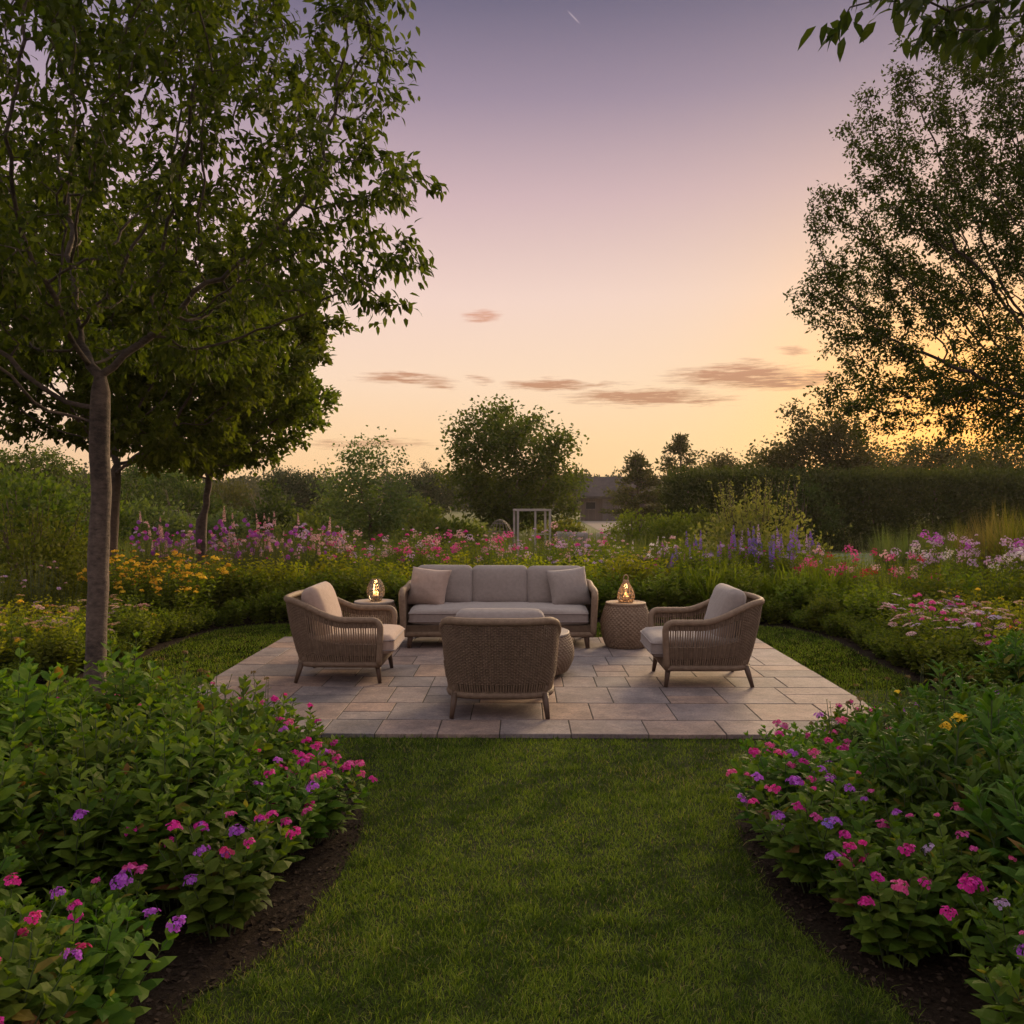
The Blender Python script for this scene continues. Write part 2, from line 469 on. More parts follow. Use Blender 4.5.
def smooth_poly(p, n=3):
    """Catmull-Rom points along the given outline"""
    P = np.array(p); out = []
    k = len(P)
    for i in range(k):
        a, b, c, d = P[i - 1], P[i], P[(i + 1) % k], P[(i + 2) % k]
        for j in range(n):
            t = j / n
            q = .5 * ((2 * b) + (c - a) * t + (2 * a - 5 * b + 4 * c - d) * t * t + (3 * b - a - 3 * c + d) * t ** 3)
            if max(np.linalg.norm(c - b), np.linalg.norm(b - a), np.linalg.norm(d - c)) > 1.6: q = b + (c - b) * t
            out.append(tuple(q))
    return out
BED_L, BED_R, BED_B = smooth_poly(BED_L), smooth_poly(BED_R), smooth_poly(BED_B)
def inside(P, poly):
    x, y = P[:, 0], P[:, 1]; c = np.zeros(len(P), bool); n = len(poly)
    for i in range(n):
        x0, y0 = poly[i]; x1, y1 = poly[(i + 1) % n]
        k = ((y0 > y) != (y1 > y)) & (x < (x1 - x0) * (y - y0) / ((y1 - y0) or 1e-9) + x0)
        c ^= k
    return c

sheet('ground', [(-230, -30), (230, -30), (230, 260), (-230, 260)], -.008, M['ground'])
sheet('lawn', [(-9.5, -4), (9.5, -4), (9.5, 12.9), (-9.5, 12.9)], 0, M['lawn'])
for p in (BED_L, BED_R, BED_B): sheet('mulch_bed', p, .005, M['mulch'])
sheet('path', [(2.2, 34), (4, 31), (7, 31), (8.5, 38), (8.5, 67), (4.5, 67), (4, 45)], .004, M['path'])
sheet('pale_lawn', [(6.5, 20), (11, 19.5), (16, 22), (15, 27), (7, 26)], .012, groundmat('pale_grass', (.10, .13, .06), (.13, .15, .08), (.16, .17, .10), .6, 9))

# paving: rows of slabs with real joints
PX0, PX1, PY0, PY1 = -2.73, 2.67, 5.87, 10.06
def pavemat():
    m, t, b, q = newmat('sandstone_slab')
    geo = t.nodes.new('ShaderNodeNewGeometry'); tcn = t.nodes.new('ShaderNodeTexCoord'); ob = tcn.outputs['Object']
    rnd = geo.outputs['Random Per Island']
    c = q.ramp(rnd, [(0, (.155, .137, .135)), (.25, (.24, .20, .19)), (.45, (.31, .215, .165)), (.65, (.185, .165, .168)), (.85, (.33, .225, .175)), (1, (.21, .185, .18))])
    sh = q.v('ADD', ob, q.comb(q.m('MULTIPLY', rnd, 37.0), q.m('MULTIPLY', rnd, 11.0), 0.0))
    n1 = q.noise(sh, 3.2, 7, .7); n2 = q.noise(sh, 11, 7, .75); n3 = q.noise(ob, 70, 3, .6)
    c = q.mix(q.m('MULTIPLY_ADD', n1, 4.2, -1.7, clamp=True), c, q.mix(1.0, c, (.58, .57, .60, 1), 'MULTIPLY'))
    c = q.mix(q.m('MULTIPLY_ADD', n2, 5, -2.4, clamp=True), c, q.mix(1.0, c, (1.4, 1.34, 1.26, 1), 'MULTIPLY'))
    c = q.mix(q.m('MULTIPLY_ADD', n3, 4, -1.9, clamp=True), c, q.mix(1.0, c, (.6, .58, .56, 1), 'MULTIPLY'))
    t.links.new(c, b.inputs['Base Color'])
    t.links.new(q.m('MULTIPLY_ADD', n2, .2, .66), b.inputs['Roughness']); b.inputs['Specular IOR Level'].default_value = .35
    bp = t.nodes.new('ShaderNodeBump'); bp.inputs['Strength'].default_value = .5; bp.inputs['Distance'].default_value = .008
    t.links.new(q.m('ADD', n2, q.m('MULTIPLY', n1, 1.5)), bp.inputs['Height']); t.links.new(bp.outputs[0], b.inputs['Normal'])
    return m
M['pave'] = pavemat()
def build_patio():
    rng = np.random.default_rng(12)
    ch = box(((PX0 + PX1) / 2, (PY0 + PY1) / 2, .014), (PX1 - PX0 - .03, PY1 - PY0 - .03, .029), 1)
    def slab(x0, x1, y0, y1):
        b = .003; j = .0035; jy = .0075; z = .032 + rng.uniform(-.0015, .0015); tl = rng.normal(0, .001, 2)
        x0 += j; x1 -= j; y0 += jy; y1 -= jy
        def ring(i, z_): return [(x0 + i, y0 + i, z_), (x1 - i, y0 + i, z_), (x1 - i, y1 - i, z_), (x0 + i, y1 - i, z_)]
        V = np.array(ring(0, .004) + ring(0, z - b) + ring(b, z))
        V[8:, 2] += (V[8:, 0] - (x0 + x1) / 2) * tl[0] * 2 + (V[8:, 1] - (y0 + y1) / 2) * tl[1] * 2
        F = []
        for r in (0, 4):
            for k in range(4): F.append([r + k, r + (k + 1) % 4, r + 4 + (k + 1) % 4, r + 4 + k])
        F.append([8, 9, 10, 11])
        ch.append((V, np.array(F), 0))
    ys = [PY0, 6.26, 6.78, 7.37, 7.80, 8.36, 8.80, 9.30, 9.66, PY1]
    for i in range(len(ys) - 1):
        y0, y1 = ys[i], ys[i + 1]; x = PX0
        while x < PX1 - .01:
            w = rng.choice([.28, .36, .44, .52, .60]) if i else rng.choice([.36, .42, .48, .52])
            if PX1 - (x + w) < .3: w = PX1 - x
            if i and (y1 - y0) > .5 and w < .58 and rng.random() < .5:
                ym = y0 + (y1 - y0) * rng.choice([.45, .55]); slab(x, x + w, y0, ym); slab(x, x + w, ym, y1)
            else: slab(x, x + w, y0, y1)
            x += w
    return mesh('patio', ch, [M['pave'], M['joint']], smooth=False)
tag(obj('patio', build_patio()), kind='structure')
PZ = .033

# ------------------------------------------------------------------ garden furniture
M['wicker'] = simple('wicker', (.17, .115, .073), .65, c2=(.28, .20, .135), scale=25, bump=.35, bscale=180)
M['wicker_dark'] = simple('wicker_dark', (.13, .087, .056), .65, c2=(.215, .15, .10), scale=25, bump=.35, bscale=180)
M['cord'] = simple('wicker_cord', (.075, .05, .034), .7, c2=(.13, .09, .062), scale=25)
M['wood'] = simple('leg_wood', (.075, .048, .032), .5, c2=(.12, .075, .05), scale=14, bump=.1)
def fabric(name, c):
    m, t, b, q = newmat(name)
    tcn = t.nodes.new('ShaderNodeTexCoord'); ob = tcn.outputs['Object']; x, y, z = q.sep(ob)
    wv = q.m('MULTIPLY', q.m('SINE', q.m('MULTIPLY', q.m('ADD', x, q.m('MULTIPLY', y, .6)), 900.0)), q.m('SINE', q.m('MULTIPLY', q.m('ADD', z, q.m('MULTIPLY', y, .4)), 900.0)))
    n = q.noise(ob, 30, 4, .6)
    t.links.new(q.mix(q.m('MULTIPLY_ADD', n, 2, -.5, clamp=True), tuple(v * .88 for v in c), tuple(v * 1.1 for v in c)), b.inputs['Base Color'])
    b.inputs['Roughness'].default_value = .9; b.inputs['Specular IOR Level'].default_value = .15
    b.inputs['Sheen Weight'].default_value = .25
    n2 = q.noise(ob, 9, 3, .5)
    bp = t.nodes.new('ShaderNodeBump'); bp.inputs['Strength'].default_value = .35; bp.inputs['Distance'].default_value = .012
    t.links.new(q.m('ADD', q.m('MULTIPLY', wv, .06), n2), bp.inputs['Height']); t.links.new(bp.outputs[0], b.inputs['Normal'])
    return m
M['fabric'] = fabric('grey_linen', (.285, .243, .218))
M['fabric_warm'] = fabric('warm_and_lit_linen', (.38, .28, .225))  # pinkish pillow's own tone; on the left armchair, sunset light painted into the cushions
M['piping'] = fabric('piping', (.24, .2, .185))

def cushion_chunks(w, d, h, puff=.03, seed=0, r=None, n=13):
    """boxed cushion, X width, Y depth, Z thickness, centred"""
    V, F = cube_grid(n)
    V = np.sign(V) * np.abs(V) ** .8
    H = np.array([w, d, h]) / 2; r = r or h * .38
    Q = V * H; inner = np.maximum(H - r, 1e-3); q = np.clip(Q, -inner, inner); dd = Q - q
    ln = np.linalg.norm(dd, axis=1, keepdims=True); Q = q + np.where(ln > 1e-9, dd / np.maximum(ln, 1e-9) * r, 0)
    u = (1 - np.clip(np.abs(V[:, 0]), 0, 1) ** 2.4) * (1 - np.clip(np.abs(V[:, 1]), 0, 1) ** 2.4)
    Q[:, 2] += np.sign(Q[:, 2]) * puff * u
    Q[:, 0] -= np.sign(V[:, 0]) * .012 * (1 - np.abs(V[:, 1]) ** 2) * (np.abs(V[:, 0]) ** 3) * (-1)
    Q += (pnoise(Q, seed, 9) * .006)[:, None] * np.array([.4, .4, 1])
    Q[:, 2] += pnoise(Q, seed + 5, 26) * .004
    cr = np.abs(V[:, 0]) ** 3 * np.abs(V[:, 1]) ** 3; Q[:, 2] *= 1 - .25 * cr
    Q[:, 2] += np.sin((Q[:, 0] * .8 + Q[:, 1]) * 55 + seed) * .003 * np.clip(pnoise(Q, seed + 9, 6), 0, 1)
    return [(Q, F, 0)]
def piping_chunks(w, d, h, m=0, r=.0065):
    c = .035; pts = []
    for cx, cy, a0 in ((1, 1, 0), (-1, 1, 90), (-1, -1, 180), (1, -1, 270)):
        for k in range(5):
            a = R(a0 + k * 22.5); pts.append((cx * (w / 2 - c) + math.cos(a) * (c + .002), cy * (d / 2 - c) + math.sin(a) * (c + .002)))
    pts.append(pts[0]); out = []
    for z in (h * .30, -h * .30): out += tubec([(x, y, z) for x, y in pts], r, 5, m)
    return out
def pillow_chunks(w, h, t, seed=0, n=15):
    V, F = cube_grid(n)
    x, y, z = V[:, 0], V[:, 1], V[:, 2]
    e = np.clip((1 - np.abs(x) ** 2.6), 0, 1) ** .55 * np.clip((1 - np.abs(y) ** 2.6), 0, 1) ** .55
    X = x * w / 2 * (1 - .07 * (1 - y ** 2)); Y = y * h / 2 * (1 - .07 * (1 - x ** 2))
    Z = z * (.006 + t / 2 * e)
    Q = np.stack([X, Y, Z], 1)
    Q[:, 2] += pnoise(Q, seed, 14) * .006 * (.3 + e) + np.sin((x * 3 + y * 7) * 2 + seed) * .004 * (1 - e)
    return [(Q, F, 0)]

def outline(hw, yf, y0, dep, n, k=200):
    """U line from front right round the back to front left, even arc steps"""
    th = np.linspace(0, PI, 400)
    c, s = np.cos(th), np.sin(th)
    bx_ = hw * np.sign(c) * np.abs(c) ** (2 / n); by_ = y0 - dep * np.abs(s) ** (2 / n)
    P = np.concatenate([np.stack([np.full(60, hw), np.linspace(yf, y0, 60)], 1), np.stack([bx_, by_], 1), np.stack([np.full(60, -hw), np.linspace(y0, yf, 60)], 1)])
    d = np.r_[0, np.cumsum(np.linalg.norm(np.diff(P, axis=0), axis=1))]; d /= d[-1]
    u = np.linspace(0, 1, k)
    return np.stack([np.interp(u, d, P[:, 0]), np.interp(u, d, P[:, 1])], 1)
sstep = lambda a, b, x: (lambda t: t * t * (3 - 2 * t))(np.clip((x - a) / (b - a), 0, 1))

def build_armchair(hwb=.375, hwt=.425, yf=.36, yb=-.38, ytop=-.50, n=3.4, arm=.55, back=.71, zb=.165, r=.028, pitch=.021, bands_side=((.03, .05), (.21, .47), (.84, .95)), dense_back=True, cush=True):
    K = 241
    Bo = outline(hwb, yf - .02, -.06, -yb - .06, n, K); To = outline(hwt, yf + .005, -.04, -ytop - .04, n, K)
    u = np.linspace(0, 1, K); s = np.abs(u - .5) * 2            # 0 back .. 1 front
    zt = arm + (back - arm) * (1 - sstep(.30, .74, s))
    Bp = np.c_[Bo, np.full(K, zb)]; Tp = np.c_[To, zt]
    def pt(ui, t):
        b = np.stack([np.interp(ui, u, Bp[:, i]) for i in range(3)], -1); tt = np.stack([np.interp(ui, u, Tp[:, i]) for i in range(3)], -1)
        q = b + (tt - b) * np.asarray(t)[..., None]
        # slight outward belly
        bel = np.sin(np.clip(t, 0, 1) * PI) * .012
        o = nrm(np.c_[q[..., 0].ravel(), q[..., 1].ravel() * .9]).reshape(q.shape[:-1] + (2,)); q[..., :2] += o * np.asarray(bel)[..., None]
        return q
    # arm rail: up the front post, round the top, down again
    ne = 8; cr = .07
    rail = []
    p0, pT = Bp[0], Tp[0]
    for t in np.linspace(0, .78, 7): rail.append(p0 + (pT - p0) * t)
    A = rail[-1]; Cc = pT; Bq = Tp[8]
    for t in np.linspace(.12, 1, ne): rail.append((1 - t) ** 2 * A + 2 * t * (1 - t) * Cc + t * t * Bq)
    first = np.array(rail); mid = Tp[9:K - 9]
    last = first[::-1].copy(); last[:, 0] *= -1
    rp = np.concatenate([first, mid[::2], last])
    rail_ch = tubec(rp, r, 9)
    # wrapped look: thin turns round the rail
    base_ch = tubec(np.concatenate([Bp[::4], [Bp[0] * [-1, 1, 1]], ]), r * .95, 8) + tubec([Bp[0], Bp[0] * [-1, 1, 1]], r * .95, 8)
    # upright strands
    peri = np.linalg.norm(np.diff(Tp[:, :2], axis=0), axis=1).sum(); ns = int(peri / pitch)
    us = np.linspace(.012, .988, ns); ts = np.linspace(0, 1, 8); st = []
    rng = np.random.default_rng(3)
    cent = np.array([0, -.05])
    for j, uu in enumerate(us):
        q = pt(np.full(8, uu + rng.normal(0, .0006)), ts)
        o = nrm(q[:, :2] - cent); q[:, :2] += o * .0045
        top_lim = 1.0
        if abs(uu - .5) * 2 > .93: q = q[:, :]; 
        st += [tube(q, .0062 + rng.uniform(-.0012, .0012), 5, False)[0][0] + (0,)]
    # woven-in horizontals
    bk = []; rowk = [0]
    def weft(u0, u1, t):
        uu = np.linspace(u0, u1, max(8, int(4 * ns * (u1 - u0)))); q = pt(uu, np.full(len(uu), t)); rowk[0] += 1
        o = nrm(q[:, :2] - cent); q[:, :2] += o * (.0045 + .0062 * np.sin(PI * (ns - 1) * (uu - .012) / .976 + PI / 2 + PI * (rowk[0] % 2)))[:, None]
        bk.append(tube(q, .0058, 4, False)[0][0] + (1,))
    for a, b_ in bands_side:
        for t in np.arange(a, b_, .0245):
            weft(.01, .30, t); weft(.70, .99, t)
    for t in np.arange(.16, .97, .0245 * .9): weft(.28, .72, t)
    return dict(rail=rail_ch, base=base_ch, shell=st + bk, pt=pt)

A = build_armchair()
def leg_chunks(top, foot, r0, r1):
    ch = tubec([top, (np.array(top) * .5 + np.array(foot) * .5), foot], [r0, (r0 + r1) / 2, r1], 8)
    return ch
ME = {}
ME['rail'] = mesh('arm_rail', A['rail'], M['wicker']); ME['cbase'] = mesh('base_rail', A['base'], M['wicker_dark']); ME['shell'] = mesh('woven_shell', A['shell'], [M['wicker'], M['wicker_dark']])
ME['seatframe'] = mesh('seat_frame', rbox((0, 0, .205), (.70, .66, .06), .02) + sum([tubec([(-.355, .365, z), (.355, .365, z)], .0065, 5) for z in np.arange(.18, .25, .0125)], []), M['wicker_dark'])
ME['cleg_f'] = None
seatw, seatd = .715, .78
ME['seat_c'] = mesh('seat_cushion', cushion_chunks(seatw, seatd, .175, .02, 1, .045), M['fabric'])
ME['seat_lit'] = ME['seat_c'].copy(); ME['seat_lit'].materials.clear(); ME['seat_lit'].materials.append(M['fabric_warm'])
ME['seat_p'] = mesh('piping', piping_chunks(seatw, seatd, .14), M['piping'])
ME['back_c'] = mesh('back_cushion', cushion_chunks(.64, .50, .16, .035, 2, .06), M['fabric'])
ME['back_lit'] = ME['back_c'].copy(); ME['back_lit'].materials.clear(); ME['back_lit'].materials.append(M['fabric_warm'])
def armchair(label, loc, rz, warm=False, low_back=False):
    t = thing('armchair', label, 'armchair', loc, rz, 'woven armchairs round the patio')
    obj('arm_rail', ME['rail'], t); obj('base_rail', ME['cbase'], t); obj('woven_shell', ME['shell'], t); obj('seat_frame', ME['seatframe'], t)
    for sx_ in (-1, 1):
        for yy, dy in ((.32, .025), (-.33, -.05)):
            obj('leg', mesh('leg', leg_chunks((sx_ * .325, yy, .175), (sx_ * .345, yy + dy, 0), .026, .016), M['wood']), t)
    sc = obj('seat_cushion', ME['seat_lit' if warm else 'seat_c'], t, (0, .075, .325))
    obj('piping', ME['seat_p'], sc)
    bc = obj('back_cushion', ME['back_lit' if warm else 'back_c'], t, (0, -.215, .57 if not low_back else .53), (R(107), 0, 0))
    return t
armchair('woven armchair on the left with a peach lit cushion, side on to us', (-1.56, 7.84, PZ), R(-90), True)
armchair('woven armchair on the right of the patio, facing left towards the sofa', (1.55, 7.71, PZ), R(90))
armchair('woven armchair in front turned with its tall back to us', (-.16, 6.66, PZ), R(0), low_back=True)

# sofa
def build_sofa():
    t = thing('sofa', 'long woven three seat sofa with grey cushions at the back of the patio', 'sofa', (-.25, 9.64, PZ), R(180))
    A2 = build_armchair(hwb=1.00, hwt=1.02, yf=.38, yb=-.42, ytop=-.46, n=7, arm=.60, back=.70, zb=.15, r=.036, pitch=.017, bands_side=((.02, .97),))
    obj('arm_rail', mesh('arm_rail', A2['rail'], M['wicker']), t)
    obj('base_rail', mesh('base_rail', A2['base'], M['wicker']), t)
    obj('woven_shell', mesh('woven_shell', A2['shell'], [M['wicker'], M['wicker_dark']]), t)
    ch = rbox((0, -.02, .19), (1.92, .74, .09), .02)
    for z in np.arange(.15, .25, .0125): ch += tubec([(-.98, .375, z), (.98, .375, z)], .0068, 5)
    obj('seat_frame', mesh('seat_frame', ch, M['wicker_dark']), t)
    for sx_ in (-1, 1):
        for yy, dy in ((.33, .02), (-.36, -.03)):
            obj('leg', mesh('leg', leg_chunks((sx_ * .93, yy, .16), (sx_ * .945, yy + dy, 0), .034, .022), M['wood']), t)
    for k in range(1):
        sc = obj('seat_cushion', mesh('seat_cushion', cushion_chunks(1.90, .74, .175, .022, 8, .05, 21), M['fabric']), t, (0, .02, .325))
        obj('piping', mesh('piping', piping_chunks(1.90, .74, .14), M['piping']), sc)
    for k, x in enumerate((-.625, 0, .625)):
        obj('back_cushion', mesh('back_cushion', cushion_chunks(.625, .46, .17, .045, 20 + k, .06), M['fabric']), t, (x, -.285 - .01 * k % .02, .595 + .004 * k), (R(103), 0, R([2, 0, -2.5][k])))
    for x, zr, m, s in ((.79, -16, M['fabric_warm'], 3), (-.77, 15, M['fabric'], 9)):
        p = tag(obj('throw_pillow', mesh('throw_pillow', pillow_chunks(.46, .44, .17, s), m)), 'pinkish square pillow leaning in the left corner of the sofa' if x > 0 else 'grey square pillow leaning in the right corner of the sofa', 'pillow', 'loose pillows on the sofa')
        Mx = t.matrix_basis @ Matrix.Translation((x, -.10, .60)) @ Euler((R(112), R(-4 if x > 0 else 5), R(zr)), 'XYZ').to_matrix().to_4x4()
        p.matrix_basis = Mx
    return t
build_sofa()

# woven drums
def drum_chunks(r_top, r_mid, r_bot, h, nt=272, nz=133, kt=34, kz=22, amp=.0065, n_pow=2.0):
    z = np.linspace(0, 1, nz); th = np.arange(nt) / nt * 2 * PI
    prof = np.where(z < .5, r_bot + (r_mid - r_bot) * np.sin(z * PI) ** .9, r_top + (r_mid - r_top) * np.sin(z * PI) ** .9)
    Z, T = np.meshgrid(z, th, indexing='ij'); P = np.repeat(prof[:, None], nt, 1)
    row = np.floor(Z * kz); wav = np.sin(T * kt + (row % 2) * PI) * np.abs(np.sin(Z * kz * PI)) ** .6
    rr = P + amp * wav + amp * .5 * np.abs(np.sin(Z * kz * PI))
    V = np.stack([rr * np.cos(T), rr * np.sin(T), Z * h], -1).reshape(-1, 3)
    i = np.arange(nz - 1)[:, None] * nt; j = np.arange(nt)[None]; j2 = (j + 1) % nt
    F = np.stack([i + j, i + j2, i + nt + j2, i + nt + j], -1).reshape(-1, 4)
    return [(V, F, 0)]
def disc_chunks(r, z, th=.022, rings=14, nt=64, amp=.003, m=0):
    rs = np.r_[np.linspace(.001, 1, rings * 3), [1.0, .985]] * r
    zz = np.r_[z + th / 2 + amp * np.abs(np.sin(np.linspace(0, rings * PI, rings * 3))), [z - th / 2 + .004, z - th / 2]]
    T = np.arange(nt) / nt * 2 * PI
    V = np.stack([rs[:, None] * np.cos(T), rs[:, None] * np.sin(T), np.repeat(zz[:, None], nt, 1)], -1).reshape(-1, 3)
    k = len(rs); i = np.arange(k - 1)[:, None] * nt; j = np.arange(nt)[None]; j2 = (j + 1) % nt
    return [(V, np.stack([i + j, i + j2, i + nt + j2, i + nt + j], -1).reshape(-1, 4)[:, ::-1], m)]
def side_table(label, loc, topmat):
    t = thing('side_table', label, 'side table', loc, .3, 'drum side tables beside the sofa')
    obj('drum_body', ME.setdefault('drum', mesh('drum_body', drum_chunks(.205, .262, .20, .455), M['wicker'])), t)
    obj('table_top', mesh('table_top', disc_chunks(.215, .462), topmat), t)
    obj('foot_ring', mesh('foot_ring', tubec([(.195 * math.cos(a), .195 * math.sin(a), .014) for a in np.linspace(0, 2 * PI, 41)], .013, 6), M['wicker_dark']), t)
    return t
M['stone_top'] = simple('pale_top', (.25, .215, .19), .6, c2=(.31, .26, .22), scale=12, bump=.2)
side_table('woven drum side table on the right, standing clear beside the sofa', (1.11, 9.42, PZ), M['wicker'])
side_table('drum side table with a pale top, half hidden behind the left armchair', (-1.60, 9.50, PZ), M['stone_top'])
t = thing('coffee_table', 'low round woven coffee table showing behind the front armchair', 'coffee table', (.02, 7.95, PZ))
obj('drum_body', mesh('drum_body', drum_chunks(.40, .445, .38, .33, 400, 97, 58, 16, .007), M['wicker']), t, (0, 0, .03))
obj('table_top', mesh('table_top', disc_chunks(.408, .37, .024, 22, 90), M['stone_top']), t)
for a in (45, 135, 225, 315): obj('foot', mesh('foot', tubec([(0, 0, 0), (0, 0, .04)], [.02, .024], 8), M['wood']), t, (.34 * math.cos(R(a)), .34 * math.sin(R(a)), 0))

# lanterns, lit
m, tt, b, q = newmat('candle_flame')
b.inputs['Base Color'].default_value = (1, .6, .2, 1); b.inputs['Emission Color'].default_value = (1, .50, .12, 1); b.inputs['Emission Strength'].default_value = 3.2
M['flame'] = m
M['wax'] = simple('wax', (.75, .6, .42), .5)
M['rope'] = simple('cage_rope', (.30, .2, .12), .7, c2=(.42, .29, .18), scale=60, bump=.3)
M['wire'] = simple('cage_wire', (.10, .08, .065), .5, c2=(.17, .14, .12), scale=40, metal=.3)
m, tt, b, q = newmat('lantern_glass')
tb = tt.nodes.new('ShaderNodeBsdfTransparent'); gb = tt.nodes.new('ShaderNodeBsdfGlossy'); gb.inputs['Roughness'].default_value = .12
ms = tt.nodes.new('ShaderNodeMixShader'); lw = tt.nodes.new('ShaderNodeLayerWeight'); lw.inputs[0].default_value = .35
tb.inputs['Color'].default_value = (.9, .88, .85, 1)
tt.links.new(q.m('MULTIPLY_ADD', lw.outputs['Fresnel'], .6, .08), ms.inputs[0]); tt.links.new(tb.outputs[0], ms.inputs[1]); tt.links.new(gb.outputs[0], ms.inputs[2])
tt.links.new(ms.outputs[0], tt.nodes['Material Output'].inputs['Surface'])
M['glass'] = m
def lantern(label, loc, prof, nmer, mat, twist, handle, energy):
    t = thing('lantern', label, 'lantern', loc, .4, 'candle lanterns on the drum tables')
    pz = np.array([p[0] for p in prof]); pr = np.array([p[1] for p in prof])
    ch = []
    zz = np.linspace(pz[0], pz[-1], 16)
    for k in range(nmer):
        for sgn in ((1, -1) if twist else (1,)):
            a = k / nmer * 2 * PI + sgn * twist * zz / pz[-1]
            rr = np.interp(zz, pz, pr)
            ch += tubec(np.stack([rr * np.cos(a), rr * np.sin(a), zz], 1), .0032, 5)
    for z in np.linspace(pz[0], pz[-1], 7):
        r_ = np.interp(z, pz, pr); ch += tubec([(r_ * math.cos(a), r_ * math.sin(a), z) for a in np.linspace(0, 2 * PI, 25)], .0032, 5)
    obj('wire_cage', mesh('wire_cage', ch, mat), t)
    th = np.linspace(0, 2 * PI, 25)[:-1]; gz = np.linspace(pz[0] + .004, pz[-1] - .01, 10); gr = np.interp(gz, pz, pr) * .93
    V = np.stack([gr[:, None] * np.cos(th), gr[:, None] * np.sin(th), np.repeat(gz[:, None], 24, 1)], -1).reshape(-1, 3)
    i = np.arange(9)[:, None] * 24; j = np.arange(24)[None]; j2 = (j + 1) % 24
    obj('glass_globe', mesh('glass_globe', [(V, np.stack([i + j, i + j2, i + 24 + j2, i + 24 + j], -1).reshape(-1, 4), 0)], M['glass']), t)
    obj('base_plate', mesh('base_plate', disc_chunks(pr[0] * 1.02, .006, .012, 2, 32), mat), t)
    cnd = obj('candle', mesh('candle', tubec([(0, 0, .012), (0, 0, .062), (0, 0, .068)], [.03, .03, .026], 16), M['wax']), t)
    obj('flame', mesh('flame', tubec([(0, 0, .070), (0, 0, .078), (0, 0, .090), (0, 0, .108), (0, 0, .122)], [.004, .012, .015, .009, .001], 10), M['flame']), cnd)
    if handle: obj('handle', mesh('handle', tubec([(.0 + .028 * math.cos(a), 0, pz[-1] + .025 + .034 * math.sin(a)) for a in np.linspace(-.4 * PI, 1.4 * PI, 18)], .0055, 6), mat), t)
    ld = bpy.data.lights.new('candle_light', 'POINT'); ld.energy = energy; ld.color = (1, .55, .2); ld.shadow_soft_size = .03
    lo = bpy.data.objects.new('candle_light', ld); col.objects.link(lo); lo.parent = t; lo.location = (0, 0, .10)
    return t
TZ = PZ + .475
lantern('rope wound candle lantern glowing on the right drum table', (1.11, 9.40, TZ), [(0.01, .075), (.05, .092), (.09, .09), (.14, .072), (.19, .045), (.22, .03), (.235, .028)], 13, M['rope'], .9, True, 2.4)
lantern('dark wire and glass candle lantern glowing on the left drum table', (-1.58, 9.48, TZ), [(0.01, .06), (.05, .085), (.10, .097), (.15, .09), (.20, .068), (.235, .045)], 10, M['wire'], .5, False, 2.4)
# ------------------------------------------------------------------ trees
def grow(rng, trunk, att, step=.16, infl=1.6, kill=.26, iters=140, jit=.15, up=.05):
    """space colonisation: returns node positions and parents"""
    N = [np.array(p, float) for p in trunk]; par = [-1] + list(range(len(N) - 1))
    att = np.asarray(att, float).copy()
    P = np.array(N); d2 = ((att[:, None] - P[None]) ** 2).sum(-1); near = d2.argmin(1); nd = d2.min(1); nch = {}
    for it in range(iters):
        if len(att) == 0: break
        inr = np.sqrt(nd) < infl
        if not inr.any(): inr = nd <= np.sort(nd)[min(len(nd) - 1, 20)]
        new = []
        for nodei in np.unique(near[inr]):
            if nch.get(nodei, 0) > 3: continue
            a = att[inr & (near == nodei)]
            v = nrm(a - P[nodei]).mean(0) + rng.normal(0, jit, 3) + np.array([0, 0, up])
            l = np.linalg.norm(v)
            if l < 1e-3: continue
            new.append((P[nodei] + v / l * step, nodei)); nch[nodei] = nch.get(nodei, 0) + 1
        if not new: break
        k0 = len(P); P = np.concatenate([P, np.array([q for q, _ in new])]); par += [p for _, p in new]
        dn = ((att[:, None] - P[None, k0:]) ** 2).sum(-1); m = dn.min(1); am = dn.argmin(1)
        upd = m < nd; nd = np.where(upd, m, nd); near = np.where(upd, am + k0, near)
        keep = nd > kill ** 2; att, nd, near = att[keep], nd[keep], near[keep]
    return P, np.array(par)

